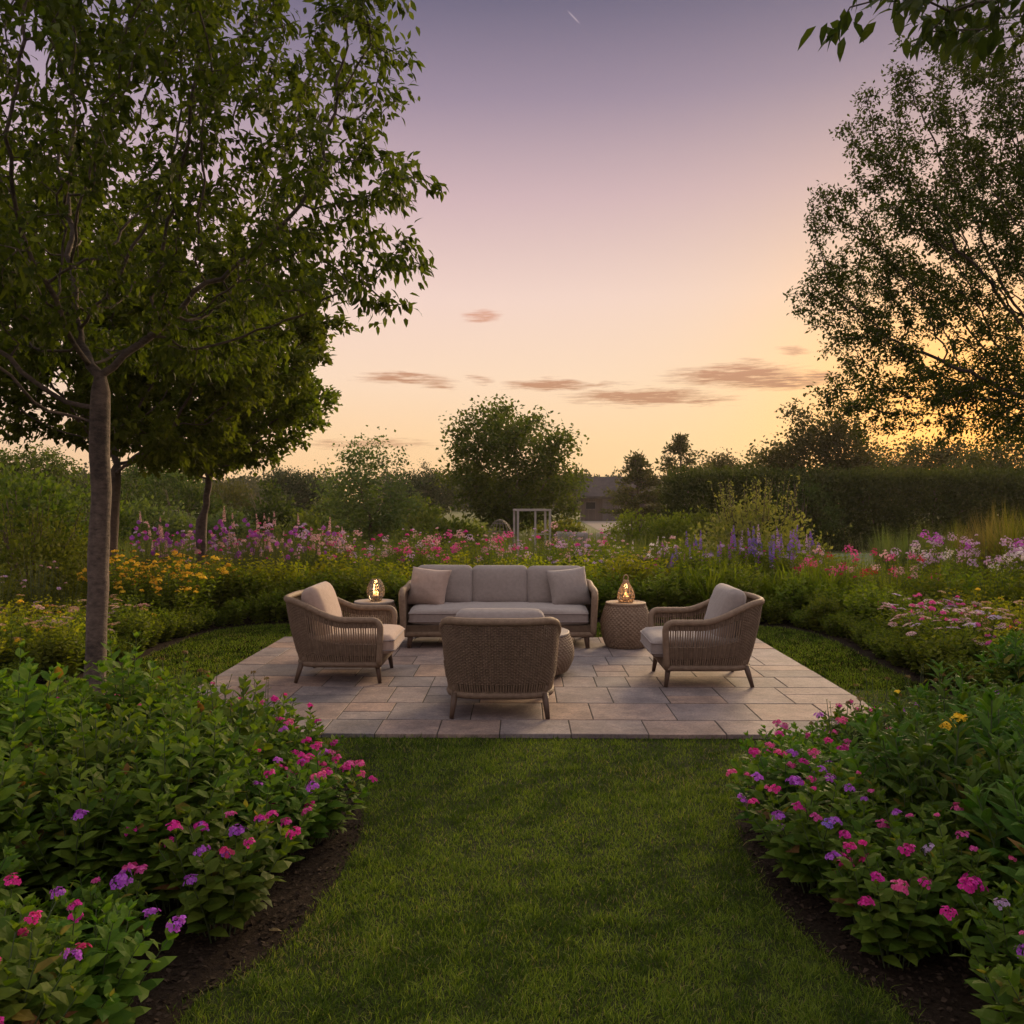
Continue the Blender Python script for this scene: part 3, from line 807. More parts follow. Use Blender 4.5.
def tree_mesh(name, rng, P, par, base_r, tip_r=.0045, leaf=None, ll=.1, per=5, thin=.012, droop=.35, mats=None, sides=8, trunk_n=0, spread=.08, limb=.62):
    n = len(P); ch = [[] for _ in range(n)]
    for i, p in enumerate(par):
        if p >= 0: ch[p].append(i)
    r = np.zeros(n)
    for i in range(n - 1, -1, -1):
        r[i] = tip_r if not ch[i] else (sum(r[c] ** 2.2 for c in ch[i])) ** (1 / 2.2)
    k = math.log(base_r / tip_r) / max(math.log(r[0] / tip_r), 1e-6)
    r = tip_r * (r / tip_r) ** k
    if trunk_n: r[trunk_n:] = tip_r + (r[trunk_n:] - tip_r) * limb
    # flare + gentle trunk taper
    trunk_ch, br = [], []
    done = np.zeros(n, bool)
    stack = [(0, -1)]
    while stack:
        s, p = stack.pop()
        path = ([p] if p >= 0 else []) + [s]; i = s
        while ch[i]:
            big = max(ch[i], key=lambda c: r[c])
            for c in ch[i]:
                if c != big: stack.append((c, i))
            i = big; path.append(i)
        if len(path) < 2: continue
        rr = r[path].copy()
        if p >= 0: rr[0] = min(rr[0], rr[1] * 1.15)
        pts = P[path].copy()
        if p < 0: rr[0] *= 1.25; 
        sd = sides + 4 if p < 0 else (6 if rr[0] > .02 else 4)
        (trunk_ch if p < 0 else br).append(tube(pts, rr, sd, False)[0][0] + (0,))
    for V_, _, _ in trunk_ch:
        k_ = np.clip((2.6 - V_[:, 2]) / 1.0, 0, 1)[:, None]; V_[:, :2] += np.c_[pnoise(V_, 3, 5), pnoise(V_, 4, 5)] * .009 * k_ + np.c_[pnoise(V_, 5, 16), pnoise(V_, 6, 16)] * .004 * k_
        c_ = V_[:sides + 4].mean(0); f_ = np.exp(-np.clip(V_[:, 2], 0, 9) / .12)[:, None]; V_[:, :2] += (V_[:, :2] - c_[:2]) * .45 * f_
    idx = np.where(r < thin)[0]; idx = idx[idx > trunk_n]
    print(name, 'nodes', n, 'leafy', len(idx), 'leaves', len(idx) * per, 'r', r[0], np.median(r))
    pi = np.repeat(idx, per); m = len(pi)
    D0 = nrm(P[pi] - P[np.maximum(par[pi], 0)] + 1e-6)
    Pp = P[pi] + rng.normal(0, spread, (m, 3))
    D = nrm(D0 * .6 + rng.normal(0, .7, (m, 3)) + np.array([0, 0, -droop]))
    U = nrm(rng.normal(0, .45, (m, 3)) + np.array([0, 0, 1]))
    S = ll * rng.uniform(.65, 1.2, m)
    cr = chunks_of(place(leaf, Pp, D, U, S))
    return trunk_ch, br, cr, r

def clump_att(rng, centre, rad, n_cl, per, sig, zcut=None, hollow=.35, keep=None):
    c = nrm(rng.normal(size=(n_cl * 3, 3))) * rng.uniform(hollow, 1, (n_cl * 3, 1)) ** .6
    c = c * np.array(rad) + np.array(centre)
    if keep is not None: c = c[keep(c)]
    c = c[:n_cl]
    a = (c[:, None] + rng.normal(0, sig, (len(c), per, 3))).reshape(-1, 3)
    if zcut is not None: a = a[a[:, 2] > zcut]
    return a

def make_tree(name, label, loc, seed, trunk_h, base_r, att_fn, group=None, mats=('leaf_tree', 'bark'), leaf=None, ll=.1, per=5, step=.16, infl=1.6, kill=.26, lean=(0, 0), droop=.35, thin=.014, tip_r=.0045, jit=.15, up=.05, top=None, spread=.08, cat='tree'):
    rng = np.random.default_rng(seed)
    att = att_fn(rng)
    top = top or trunk_h
    zz = np.arange(0, top + .01, step)
    wob = np.cumsum(rng.normal(0, .0045, (len(zz), 2)), 0)
    trunk = [(lean[0] * (z / top) ** 1.5 + w[0], lean[1] * (z / top) ** 1.5 + w[1], z) for z, w in zip(zz, wob)]
    # only the trunk above trunk_h may branch
    P, par = grow(rng, trunk, att, step, infl, kill, jit=jit, up=up) if True else None
    tch, br, cr, r = tree_mesh(name, rng, P, par, base_r, tip_r, leaf or leaf_t(), ll, per, thin, droop, trunk_n=len(trunk), spread=spread)
    t = thing(name, label, cat, loc, 0, group)
    obj('trunk', mesh('trunk', tch, M[mats[1]]), t)
    if br: obj('branches', mesh('branches', br, M[mats[1]]), t)
    obj('crown', mesh('crown', cr, M[mats[0]], smooth=False), t)
    return t

# 1 the near tree on the left
def att1(rng):
    a = clump_att(rng, (-.1, .1, 4.75), (2.25, 2.2, 2.5), 180, 14, .19, 2.75, .2)
    # the long low bough reaching right over the lawn, and lobes above it
    b = clump_att(rng, (1.75, -.1, 3.45), (.75, .6, .30), 14, 13, .17)
    c = clump_att(rng, (2.08, 0, 4.15), (.5, .7, .35), 12, 13, .16)
    d = clump_att(rng, (2.1, 0, 5.35), (.5, .7, .4), 10, 13, .17)
    e = np.concatenate([clump_att(rng, (-1.4, -.3, 3.05), (1.2, 1.0, .45), 26, 13, .2), clump_att(rng, (.5, .5, 3.15), (1.0, 1.0, .35), 14, 13, .2)])
    return np.concatenate([a, b, c, d, e])
make_tree('broadleaf_tree', 'tallest broadleaf tree at the left, its smooth slim trunk nearest to us', (-3.43, 7.0, 0), 4, 2.4, .078, att1, 'garden trees on the left', ll=.096, per=17, step=.13, kill=.19, thin=.0085, top=2.5, lean=(.05, 0), droop=.75, leaf=leaf_t(.2, .16, .05), spread=.05)
# 2, 3 behind it
def att2(rng): return clump_att(rng, (.2, 0, 3.9), (2.6, 2.2, 2.0), 120, 15, .22, 1.95)
make_tree('broadleaf_tree', 'broadleaf tree whose reddish trunk stands just behind the nearest left trunk', (-5.62, 12.0, 0), 9, 2.1, .08, att2, 'garden trees on the left', leaf=leaf_s(.32), ll=.11, per=30, step=.14, kill=.21, thin=.009, spread=.06, top=2.0, lean=(.06, 0), mats=('leaf_tree_b', 'bark_dark'))
def att3(rng): return clump_att(rng, (.1, 0, 3.55), (2.0, 1.8, 1.6), 95, 15, .2, 1.95)
make_tree('broadleaf_tree', 'smaller forked broadleaf tree rising from the flowers left of the sofa', (-5.2, 14.2, 0), 15, 1.6, .085, att3, 'garden trees on the left', leaf=leaf_s(.33), ll=.11, per=30, step=.14, kill=.21, thin=.009, spread=.06, top=1.3, mats=('leaf_tree_b', 'bark'))
# 4 big tree on the right against the glow
def att4(rng):
    a = clump_att(rng, (-.95, 0, 5.2), (3.3, 2.8, 3.5), 235, 14, .23, 2.5, .1)
    b = clump_att(rng, (-3.75, 0, 4.6), (.9, .8, .28), 12, 13, .17)
    c = clump_att(rng, (-2.6, -.3, 3.1), (1.9, 1.1, .5), 26, 12, .2)
    d = np.concatenate([clump_att(rng, (-3.15, 0, 7.3), (.8, .8, .55), 12, 13, .17), clump_att(rng, (-3.85, 0, 6.0), (.65, .8, .5), 12, 13, .17), clump_att(rng, (-3.5, 0, 3.85), (.8, .8, .4), 12, 13, .18)])
    return np.concatenate([a, b, c, d])
make_tree('broadleaf_tree', 'big fine leaved tree on the right silhouetted against the sunset', (8.75, 13, 0), 21, 2.6, .16, att4, leaf=leaf_s(.27), ll=.068, per=30, top=3.0, mats=('leaf_dark', 'bark_dark'), droop=.15, step=.14, kill=.2, thin=.010, spread=.055, lean=(-.3, 0))
# 5 the tree whose leafy bough hangs in at the top right corner
def att5(rng):
    a = clump_att(rng, (.3, .1, 5.3), (1.9, 1.7, 1.2), 34, 13, .25)
    b = clump_att(rng, (-1.32, -.1, 4.12), (.80, .5, .2), 26, 10, .12)
    f = clump_att(rng, (-3.2, -2.7, 5.45), (3.3, 1.5, .9), 84, 12, .25)  # unseen boughs added overhead to shade the near lawn
    return np.concatenate([a, b, f])
make_tree('broadleaf_tree', 'near tree at the right whose large leaved bough hangs into the top corner', (3.75, 4.55, 0), 33, 3.2, .12, att5, ll=.125, per=9, top=3.9, droop=.7, spread=.05, thin=.011, mats=('leaf_dark', 'bark_dark'), leaf=leaf_t(.2, .18, .05))

# background trees
def bg_tree(name, label, px, Y, topz, rx, seed, trunk_h=1.0, n_cl=46, rz=None, mats=('leaf_far', 'bark_dark'), ll=.13, per=7, base_r=.13, group=None, sig=.3, hollow=.3, step=.22, zlow=.5):
    X = (px - 522) / FPX * Y
    rz = rz or (topz - zlow) / 2
    cz = topz - rz
    return make_tree(name, label, (X, Y, 0), seed, trunk_h, base_r, lambda rng: clump_att(rng, (0, 0, cz), (rx, rx * .9, rz), n_cl, 11, sig, zlow, hollow), group, mats, leaf_s(.36), ll * 1.15, per * 4, step, 2.2, .34, top=trunk_h + .5, thin=.02, tip_r=.007, droop=.1, spread=.2)
bg_tree('round_tree', 'round crowned green tree in the middle of the background behind the frame', 514, 30, 4.8, 2.12, 41, 1.0, 46, ll=.13, per=10, rz=2.1, zlow=.6, sig=.36, hollow=.5)
bg_tree('young_tree', 'grey green feathery tree left of the middle with thin upright tips', 370, 27, 3.0, 1.25, 43, .7, 40, mats=('leaf_grey', 'bark_dark'), ll=.10, per=9, base_r=.07, zlow=.15)
def conifer(label, px, Y, h, rad, seed):
    rng = np.random.default_rng(seed); X = (px - 522) / FPX * Y
    t = thing('pine_tree', label, 'pine tree', (X, Y, 0), 0, 'pines right of the shed')
    obj('trunk', mesh('trunk', tubec([(0, 0, 0), (.03, 0, h * .5), (0, 0, h * .97)], [.13, .08, .015], 7), M['bark_dark']), t)
    Ps, Ds, br = [], [], []
    for k in range(95):
        z = h * rng.uniform(.12, .98); a = rng.uniform(0, 2 * PI); ln = rad * (1 - z / h) ** .9 * rng.uniform(.45, 1.25) + .08
        tip = np.array([math.cos(a) * ln, math.sin(a) * ln, z + ln * rng.uniform(-.05, .25)]); b0 = np.array([0, 0, z])
        br.append(tube([b0, (b0 + tip) / 2 + [0, 0, .04], tip], [.025, .015, .006], 4, False)[0][0] + (0,))
        m = int(60 * ln / rad) + 22; u = rng.uniform(.3, 1.08, m)
        q = b0 + (tip - b0) * u[:, None] + rng.normal(0, .12, (m, 3)) * np.array([1, 1, .6]); Ps.append(q)
        Ds.append(nrm((tip - b0)[None] * .6 + rng.normal(0, .6, (m, 3)) + [0, 0, .2]))
    Ps, Ds = np.concatenate(Ps), np.concatenate(Ds)
    obj('branches', mesh('branches', br, M['bark_dark']), t)
    obj('crown', mesh('crown', chunks_of(place(leaf_s(.22), Ps, Ds, rng.normal(size=Ds.shape), rng.uniform(.14, .26, len(Ps)))), M['leaf_far_warm'], smooth=False), t)
conifer('smaller pine tree standing next to the shed roof', 637, 44, 4.0, 2.2, 1)
conifer('taller pine tree standing right of the smaller pine', 680, 44, 4.8, 2.9, 2)
bg_tree('round_tree', 'low rounded dark tree right of the two pines', 722, 48, 3.9, 1.8, 47, .8, 44, mats=('leaf_far_warm', 'bark_dark'), per=10)
bg_tree('round_tree', 'broad dark tree rising above the left end of the hedge', 815, 33, 4.7, 2.35, 48, 1.0, 66, mats=('leaf_far_warm', 'bark_dark'), per=9)
bg_tree('round_tree', 'low dark tree showing over the middle of the hedge top', 900, 37, 3.75, 1.9, 49, 1.0, 46, mats=('leaf_far_warm', 'bark_dark'))
bg_tree('round_tree', 'dark tree beyond the right end of the hedge at the frame edge', 1015, 33, 4.2, 2.0, 50, 1.0, 56, mats=('leaf_far_warm', 'bark_dark'))
bg_tree('round_tree', 'dark tree between the pines and the broad tree above the hedge', 765, 42, 3.5, 1.7, 52, .6, 44, mats=('leaf_far_warm', 'bark_dark'), per=10)

bg_tree('round_tree', 'rounded green tree far behind at the left frame edge', 35, 40, 3.9, 2.2, 54, .7, 40, per=9)
bg_tree('round_tree', 'rounded tree far off between the nearest left trunk and the forked tree', 150, 50, 3.9, 2.4, 55, .7, 40, per=9)
bg_tree('round_tree', 'small rounded tree far off between the forked tree and the feathery tree', 292, 58, 3.5, 2.2, 56, .7, 36, mats=('leaf_wood', 'bark_dark'), per=9)
bg_tree('round_tree', 'small rounded tree far off just left of the round crowned tree', 428, 60, 3.4, 2.2, 57, .7, 36, mats=('leaf_wood', 'bark_dark'), per=9)
bg_tree('round_tree', 'rounded tree with a lit crown rising over the hedge near the sun glow', 958, 36, 3.95, 1.5, 58, .9, 36, mats=('leaf_far_warm', 'bark_dark'), per=9)

# ------------------------------------------------------------------ shrubs and hedge
def foliage_blob(rng, centre, rad, n_cl, per, sig, ll, leaf=None, box=False, zmin=.02):
    if box:
        c = rng.uniform(-1, 1, (n_cl, 3)); k = rng.integers(0, 3, n_cl)
        face = rng.random(n_cl) < .75
        for i in np.where(face)[0]:
            ax = rng.choice([1, 1, 2, 0], p=[.35, .2, .35, .1]); c[i, ax] = -1 if ax == 1 else (1 if ax == 2 else np.sign(c[i, 0]))
    else:
        c = nrm(rng.normal(size=(n_cl, 3))) * rng.uniform(.45, 1, (n_cl, 1)) ** .5
    cp = c * np.array(rad) + np.array(centre)
    P = (cp[:, None] + rng.normal(0, sig, (n_cl, per, 3))).reshape(-1, 3)
    out = np.repeat(nrm(c), per, 0)
    D = nrm(out * .8 + rng.normal(0, .6, P.shape) + [0, 0, .35]); U = nrm(out + rng.normal(0, .5, P.shape))
    k = P[:, 2] > zmin
    return chunks_of(place(leaf or leaf_s(.32), P[k], D[k], U[k], ll * rng.uniform(.6, 1.3, k.sum())))
SHR = {}
def shrub(label, px, Y, w, h, seed, mat='leaf_olive', ll=.09, group='bushes in the meadow behind', n_cl=90, per=34, name='shrub', twigs=0):
    rng = np.random.default_rng(seed); X = (px - 522) / FPX * Y
    t = thing(name, label, 'bush', (X, Y, 0), rng.uniform(0, 6), group or None)
    ch = foliage_blob(rng, (0, 0, h * .48), (w / 2 * .88, w / 2 * .88, h * .46), int(n_cl * .55), int(per * 1.5), .105 * w ** .5, ll)
    st = []
    for k in range(10):
        a = rng.uniform(0, 6.28); q = rng.uniform(.3, .8)
        st.append(tube([(0.05 * math.cos(a), .05 * math.sin(a), 0), (w * .2 * q * math.cos(a), w * .2 * q * math.sin(a), h * .5), (w * .4 * q * math.cos(a), w * .4 * q * math.sin(a), h * .9)], [.02, .014, .005], 4, False)[0][0] + (0,))
    for k in range(twigs):
        a = rng.uniform(0, 6.28); q = rng.uniform(.1, .9) * w * .45; z0 = h * .8; z1 = h * rng.uniform(1.02, 1.3)
        b0 = np.array([math.cos(a) * q * .8, math.sin(a) * q * .8, z0]); b1 = np.array([math.cos(a) * q, math.sin(a) * q, z1])
        st.append(tube([b0, b1], [.006, .003], 4, False)[0][0] + (0,))
        m = 16; u = rng.uniform(0, 1.02, m); ch += chunks_of(place(leaf_s(.3), b0 + (b1 - b0) * u[:, None], rng.normal(0, .6, (m, 3)) + [0, 0, .6], rng.normal(size=(m, 3)), ll * .7 * rng.uniform(.6, 1.2, m)))
    obj('stems', mesh('stems', st, M['bark_dark']), t)
    obj('foliage', mesh('foliage', ch, M[mat], smooth=False), t)
    return t
# hedge, right
def hedge():
    rng = np.random.default_rng(70)
    t = thing('hedge', 'long clipped dark hedge with a flat top on the right', 'hedge', (12.5, 29, 0), R(4))
    ch = foliage_blob(rng, (0, 0, 1.16), (7.6, .95, 1.1), 2300, 24, .16, .12, leaf_s(.34), True)
    obj('foliage', mesh('foliage', ch, M['leaf_dark'], smooth=False), t)
    st = [tube([(x, rng.normal(0, .2), 0), (x + rng.normal(0, .15), rng.normal(0, .2), 1.9)], [.05, .02], 5, False)[0][0] + (0,) for x in np.linspace(-7.3, 7.3, 26)]
    obj('stems', mesh('stems', st, M['bark_dark']), t)
hedge()
for a in [('round pale green bush right of the shed, the left one of three', 633, 25.5, 1.5, 1.22, 80, 'leaf_border'), ('round pale green bush right of the shed, the middle one of three', 672, 24.5, 1.4, 1.12, 81, 'leaf_border'),
          ('round pale green bush right of the shed, the right one of three', 706, 26, 1.5, 1.28, 82, 'leaf_border')]:
    shrub(*a, group='three round bushes in front of the pines', n_cl=100, per=36)
shrub('dark bush merging into the left end of the long hedge', 748, 28, 2.4, 2.0, 83, 'leaf_dark')
shrub('dark tall bush in front of the left half of the hedge', 800, 27.2, 2.6, 2.35, 84, 'leaf_dark', n_cl=120)
shrub('large airy pale bush with upright tips behind the right armchair', 755, 15.0, 2.1, 1.55, 85, 'leaf_pale', ll=.08, n_cl=130, per=34, twigs=46, group='')
shrub('dark spreading bush at the far left edge behind the low flowers', 28, 12.4, 2.0, 1.32, 86, 'leaf_olive', ll=.08, n_cl=140, per=36, twigs=20, group='')
for k, (px, Y, w, h, mt, lb) in enumerate([
    (18, 18, 2.6, 2.1, 'leaf_far', 'tall olive bush behind the first left trunk, at the frame edge'), (75, 24, 3.0, 2.0, 'leaf_far', 'mid green bush seen between the frame edge and the left trunk'),
    (148, 26, 2.6, 1.55, 'leaf_grey', 'greyish bush seen between the two nearest left trunks and the forked tree'), (176, 33, 3.4, 2.3, 'leaf_dark', 'darker bush just left of the forked tree'),
    (226, 22, 1.5, 1.15, 'leaf_grey', 'low pale bush right of the forked tree'), (268, 30, 2.6, 2.05, 'leaf_dark', 'dark green bush under the outer twigs of the forked tree'),
    (312, 23, 1.6, 1.12, 'leaf_olive', 'rounded olive bush left of the feathery tree'), (425, 25, 1.5, 1.1, 'leaf_olive', 'olive bush between the feathery tree and the round tree'),
    (455, 24, 1.5, .95, 'leaf_far', 'low bush at the left foot of the round tree'), (560, 26, 1.3, .95, 'leaf_olive', 'low bush at the right foot of the round tree'),
    (112, 36, 4.2, 2.7, 'leaf_dark', 'wide dark bush far behind the nearest left trunk'), (412, 38, 2.6, 1.7, 'leaf_far', 'distant bush left of the round tree'), (0, 27, 3, 2.6, 'leaf_far', 'tall bush cut by the left frame edge'),
    (340, 40, 3.0, 1.7, 'leaf_far', 'distant bush behind the feathery tree'), (222, 46, 4.4, 2.5, 'leaf_far_warm', 'distant dark bush behind the forked tree')]):
    shrub(lb, px, Y, w, h, 100 + k, mt, ll=.14, n_cl=int(44 * w), per=32)
def far_wood():
    rng = np.random.default_rng(60); ch = []
    for k in range(250):
        X = rng.uniform(-150, 75); Y = rng.uniform(120, 165); h = rng.uniform(3.8, 5.4) + (.8 if X < -60 else 0)
        ch += foliage_blob(rng, (X, Y, h * .5), (h * .75, h * .7, h * .52), 36, 14, .5, .55, leaf_q(.4))
    o = obj('far_wood', mesh('far_wood', ch, M['leaf_wood'], smooth=False))
    tag(o, 'dark wooded skyline along the horizon', 'wood', kind='stuff')
far_wood()

# ------------------------------------------------------------------ evening haze
def haze():
    m = bpy.data.materials.new('evening_haze'); m.use_nodes = True; t = m.node_tree; t.nodes.clear()
    v = t.nodes.new('ShaderNodeVolumePrincipled'); o = t.nodes.new('ShaderNodeOutputMaterial')
    v.inputs['Color'].default_value = (.95, .88, .80, 1); v.inputs['Density'].default_value = HAZE; v.inputs['Anisotropy'].default_value = .55
    t.links.new(v.outputs[0], o.inputs['Volume'])
    o_ = obj('haze', mesh('haze', box((0, 115, 5.0), (462, 294, 12.0)), m, smooth=False))
    tag(o_, 'thin warm evening haze over the garden', 'haze', kind='stuff')
HAZE = .0003
if HAZE: haze()
# ------------------------------------------------------------------ flowering plants
def stem_plant(seed, n_stems, h, spread, leaf, ll, nodes, tipleaves=4, elev=(.0, .8), base_spread=.3, stem_r=.0035, t0=.18, width=1.0, jitter=.25, alt=False, size_top=.45, sides=4):
    """a clump of leafy stems; returns leaf chunks, stem chunks and the stem tips"""
    rng = np.random.default_rng(seed)
    P, D, U, S, st, tips = [], [], [], [], [], []
    for k in range(n_stems):
        az_ = k * 2.39996 + rng.normal(0, .25); rr = math.sqrt((k + .5) / n_stems)
        o = np.array([math.cos(az_), math.sin(az_), 0])
        hh = h * (1 - .32 * rr ** 2.2) * rng.uniform(.82, 1.1)
        B = o * rr * spread * base_spread; T = o * rr * spread * rng.uniform(.85, 1.1) + [0, 0, hh]
        C = B + (T - B) * .35 + np.array([0, 0, hh * .22]) + rng.normal(0, .02, 3)
        ts = np.linspace(0, 1, 7)[:, None]
        path = (1 - ts) ** 2 * B + 2 * ts * (1 - ts) * C + ts ** 2 * T
        st.append(tube(path, np.linspace(stem_r, stem_r * .55, 7), sides, False)[0][0] + (0,))
        n0 = rng.uniform(0, 6.28)
        for i in range(nodes):
            t = t0 + (1 - t0) * (i + .2) / nodes
            p = (1 - t) ** 2 * B + 2 * t * (1 - t) * C + t * t * T
            tang = nrm(2 * (1 - t) * (C - B) + 2 * t * (T - C))
            f = (t - t0) / (1 - t0)
            sz = ll * (1.0 - (1 - size_top) * f ** 2.2) * (.75 + .25 * min(1, f * 3))
            for sd in ((0,) if alt else (0, PI)):
                a = n0 + i * (2.4 if alt else PI / 2) + sd + rng.normal(0, jitter)
                hz = np.array([math.cos(a), math.sin(a), 0])
                e = elev[0] + (elev[1] - elev[0]) * f + rng.normal(0, .18)
                P.append(p + hz * stem_r); D.append(hz * math.cos(e) + tang * math.sin(e) ); U.append(tang + rng.normal(0, .12, 3)); S.append(sz * rng.uniform(.8, 1.15))
        tang = nrm(T - C)
        for i in range(tipleaves):
            a = n0 + i * 2.4; hz = np.array([math.cos(a), math.sin(a), 0])
            P.append(T - tang * .004); D.append(hz * .55 + tang * .85); U.append(tang - hz * .3); S.append(ll * size_top * rng.uniform(.5, .9))
        tips.append((T, tang))
    S = np.array(S)
    return chunks_of(place(leaf, np.array(P), np.array(D), np.array(U), S, S * width)), st, tips

# flower heads (one mesh each, several looks per colour)
def floret(r):
    """five petals round a point, facing +Z, as a template with +Y axis"""
    V, F = [], []
    for k in range(5):
        a = k * 2 * PI / 5; c, s = math.cos(a), math.sin(a); w = .42
        i = len(V)
        for (u, v, z) in ((.08, 0, 0), (.62, w, .06), (1.0, 0, -.02), (.62, -w, .06)):
            V.append((u * c - v * s, z, u * s + v * c))
        F.append([i, i + 1, i + 2, i + 3])
    return np.array(V) * 1.0, [np.array(F)]
FLO = floret(1)
def dome_head(seed, r=.035, n=22, fr=.014, flat=.6, cap=1.25, jt=.07):
    rng = np.random.default_rng(seed); k = np.arange(n); ph = k * 2.39996; q = np.sqrt((k + .5) / n)
    th = q * cap
    N_ = np.stack([np.sin(th) * np.cos(ph), np.sin(th) * np.sin(ph), np.cos(th)], 1)
    P = N_ * r * np.array([1, 1, flat]) + rng.normal(0, r * jt, (n, 3)); D = nrm(N_ + rng.normal(0, .25, (n, 3)))
    return chunks_of(place(FLO, P, D, rng.normal(size=(n, 3)), fr * rng.uniform(.8, 1.2, n)))
def ball_head(seed, r=.035, n=60, fr=.010):
    rng = np.random.default_rng(seed); N_ = nrm(rng.normal(size=(n, 3)))
    return chunks_of(place(FLO, N_ * r * rng.uniform(.8, 1.05, (n, 1)) + [0, 0, r], N_, rng.normal(size=(n, 3)), np.full(n, fr)))
def spike_head(seed, h=.20, r=.022, n=40, fr=.013):
    rng = np.random.default_rng(seed); z = np.sort(rng.uniform(0, 1, n)); a = np.arange(n) * 2.4
    rr = r * (1 - z * .75); N_ = np.stack([np.cos(a), np.sin(a), np.full(n, .25)], 1)
    return chunks_of(place(FLO, np.stack([rr * np.cos(a), rr * np.sin(a), z * h], 1), N_, rng.normal(size=(n, 3)), fr * (1.1 - z * .7)))
def daisy_head(seed, r=.028, n=13):
    rng = np.random.default_rng(seed); a = np.arange(n) / n * 2 * PI
    D = np.stack([np.cos(a), np.sin(a), np.full(n, rng.uniform(-.25, .15))], 1)
    ch = chunks_of(place(leaf_s(.24, .1, .03), D * .005, D, np.array([0, 0, 1.]), r * rng.uniform(.9, 1.1, n)))
    V, F = cube_grid(3); V = nrm(V) * np.array([.011, .011, .008]) + [0, 0, .003]
    return ch + [(V, F, 1)]
def umbel_head(seed, r=.045, n=30, fr=.009):
    rng = np.random.default_rng(seed); k = np.arange(n); ph = k * 2.39996; q = np.sqrt((k + .5) / n) * r
    P = np.stack([q * np.cos(ph), q * np.sin(ph), -q * q * 3 + rng.normal(0, .002, n)], 1)
    return chunks_of(place(FLO, P, nrm(np.array([0, 0, 1]) + rng.normal(0, .2, (n, 3))), rng.normal(size=(n, 3)), fr * rng.uniform(.8, 1.2, n)))
HEADS = {}
def head(kind, colr, var=0):
    key = (kind, colr, var)
    if key not in HEADS:
        f = dict(dome=lambda s: dome_head(s, .036, 17, .015, .6, 1.2, .2), bigdome=lambda s: dome_head(s, .046, 24, .017, .6, 1.25, .2), small=lambda s: dome_head(s, .022, 12, .012), ball=lambda s: ball_head(s), spike=lambda s: spike_head(s), tallspike=lambda s: spike_head(s, .30, .026, 60, .015), daisy=lambda s: daisy_head(s), umbel=lambda s: umbel_head(s), phlox=lambda s: dome_head(s, .05, 30, .0125, 1.1, 2.0, .22))[kind]
        HEADS[key] = mesh('flower_head', f(hash_(kind) + var * 7), [M['fl_' + colr], M['fl_centre']], smooth=False)
    return HEADS[key]
def hash_(s): return sum(ord(c) * (i + 1) for i, c in enumerate(s)) % 997

class Proto:
    def __init__(s, name, lm, sm='stem', **kw):
        lc, st, s.tips = stem_plant(**kw)
        s.leaf = mesh('foliage', lc, M[lm], smooth=False); s.stem = mesh('stems', st, M[sm])
PLANTS = []
def plant(proto, name, label, cat, x, y, rz, sc, group, heads=None, nheads=0, rng=None, lift=0.0, hs=1.0, top_only=False):
    """one plant with its foliage, stems and its own flower heads"""
    t = thing(name, label, cat, (x, y, .003), rz, group, sc)
    obj('foliage', proto.leaf, t); obj('stems', proto.stem, t)
    if heads and nheads:
        idx = rng.permutation(len(proto.tips))[:nheads]
        if top_only: idx = np.arange(min(nheads, len(proto.tips)))
        for i in idx:
            add_head(t, proto.tips[i], heads, rng, lift, hs)
    PLANTS.append((t, proto)); return t
def add_head(t, tip, heads, rng, lift=0., hs=1.):
    T, tang = tip; kind, colr = heads[rng.integers(len(heads))]
    d = Vector(tang).lerp(Vector((0, 0, 1)), .5).normalized()
    q = d.to_track_quat('Z', 'Y').to_euler(); q.z += rng.uniform(0, 6.28)
    return obj('flower_head', head(kind, colr, int(rng.integers(3))), t, tuple(np.array(T) + np.array(d) * (.004 + lift)), q, hs * rng.uniform(.8, 1.2))

RB = np.random.default_rng(5)
lf = leaf_t(.24, .16, .05)
BROAD = [Proto('broad', 'leaf_broad', seed=s, n_stems=22, h=.50, spread=.31, leaf=lf, ll=.124, nodes=8, width=1.1) for s in (1, 2, 3)]
TALLB = [Proto('tallb', 'leaf_broad', seed=s, n_stems=22, h=.72, spread=.30, leaf=leaf_t(.23, .14, .05), ll=.126, nodes=11, width=1.1) for s in (11, 12)]
LANCE = [Proto('lance', 'leaf_lance', seed=s, n_stems=13, h=.70, spread=.30, leaf=leaf_t(.15, .28, .05), ll=.20, nodes=7, elev=(.35, 1.0), alt=False, width=1.1, stem_r=.005) for s in (21, 22)]

def scatter(poly, n, mind, rng, fn=None):
    P = np.array(poly); lo, hi = P.min(0), P.max(0); out = []
    for k in range(n * 60):
        q = rng.uniform(lo, hi)
        if not inside(q[None], poly)[0] or (fn and not fn(q)): continue
        if all((q[0] - o[0]) ** 2 + (q[1] - o[1]) ** 2 > mind ** 2 for o in out): out.append(q)
        if len(out) >= n: break
    return np.array(out)
def edge_dist(q, poly):
    P = np.array(poly); A_, B_ = P, np.roll(P, -1, 0); d = B_ - A_; t = np.clip(((q - A_) * d).sum(1) / np.maximum((d * d).sum(1), 1e-9), 0, 1)
    return np.linalg.norm(A_ + d * t[:, None] - q, axis=1).min()
def in_view(q, m=1.15): return q[1] > 1.9 and abs(q[0] + .01) < q[1] * .6 * m + .3

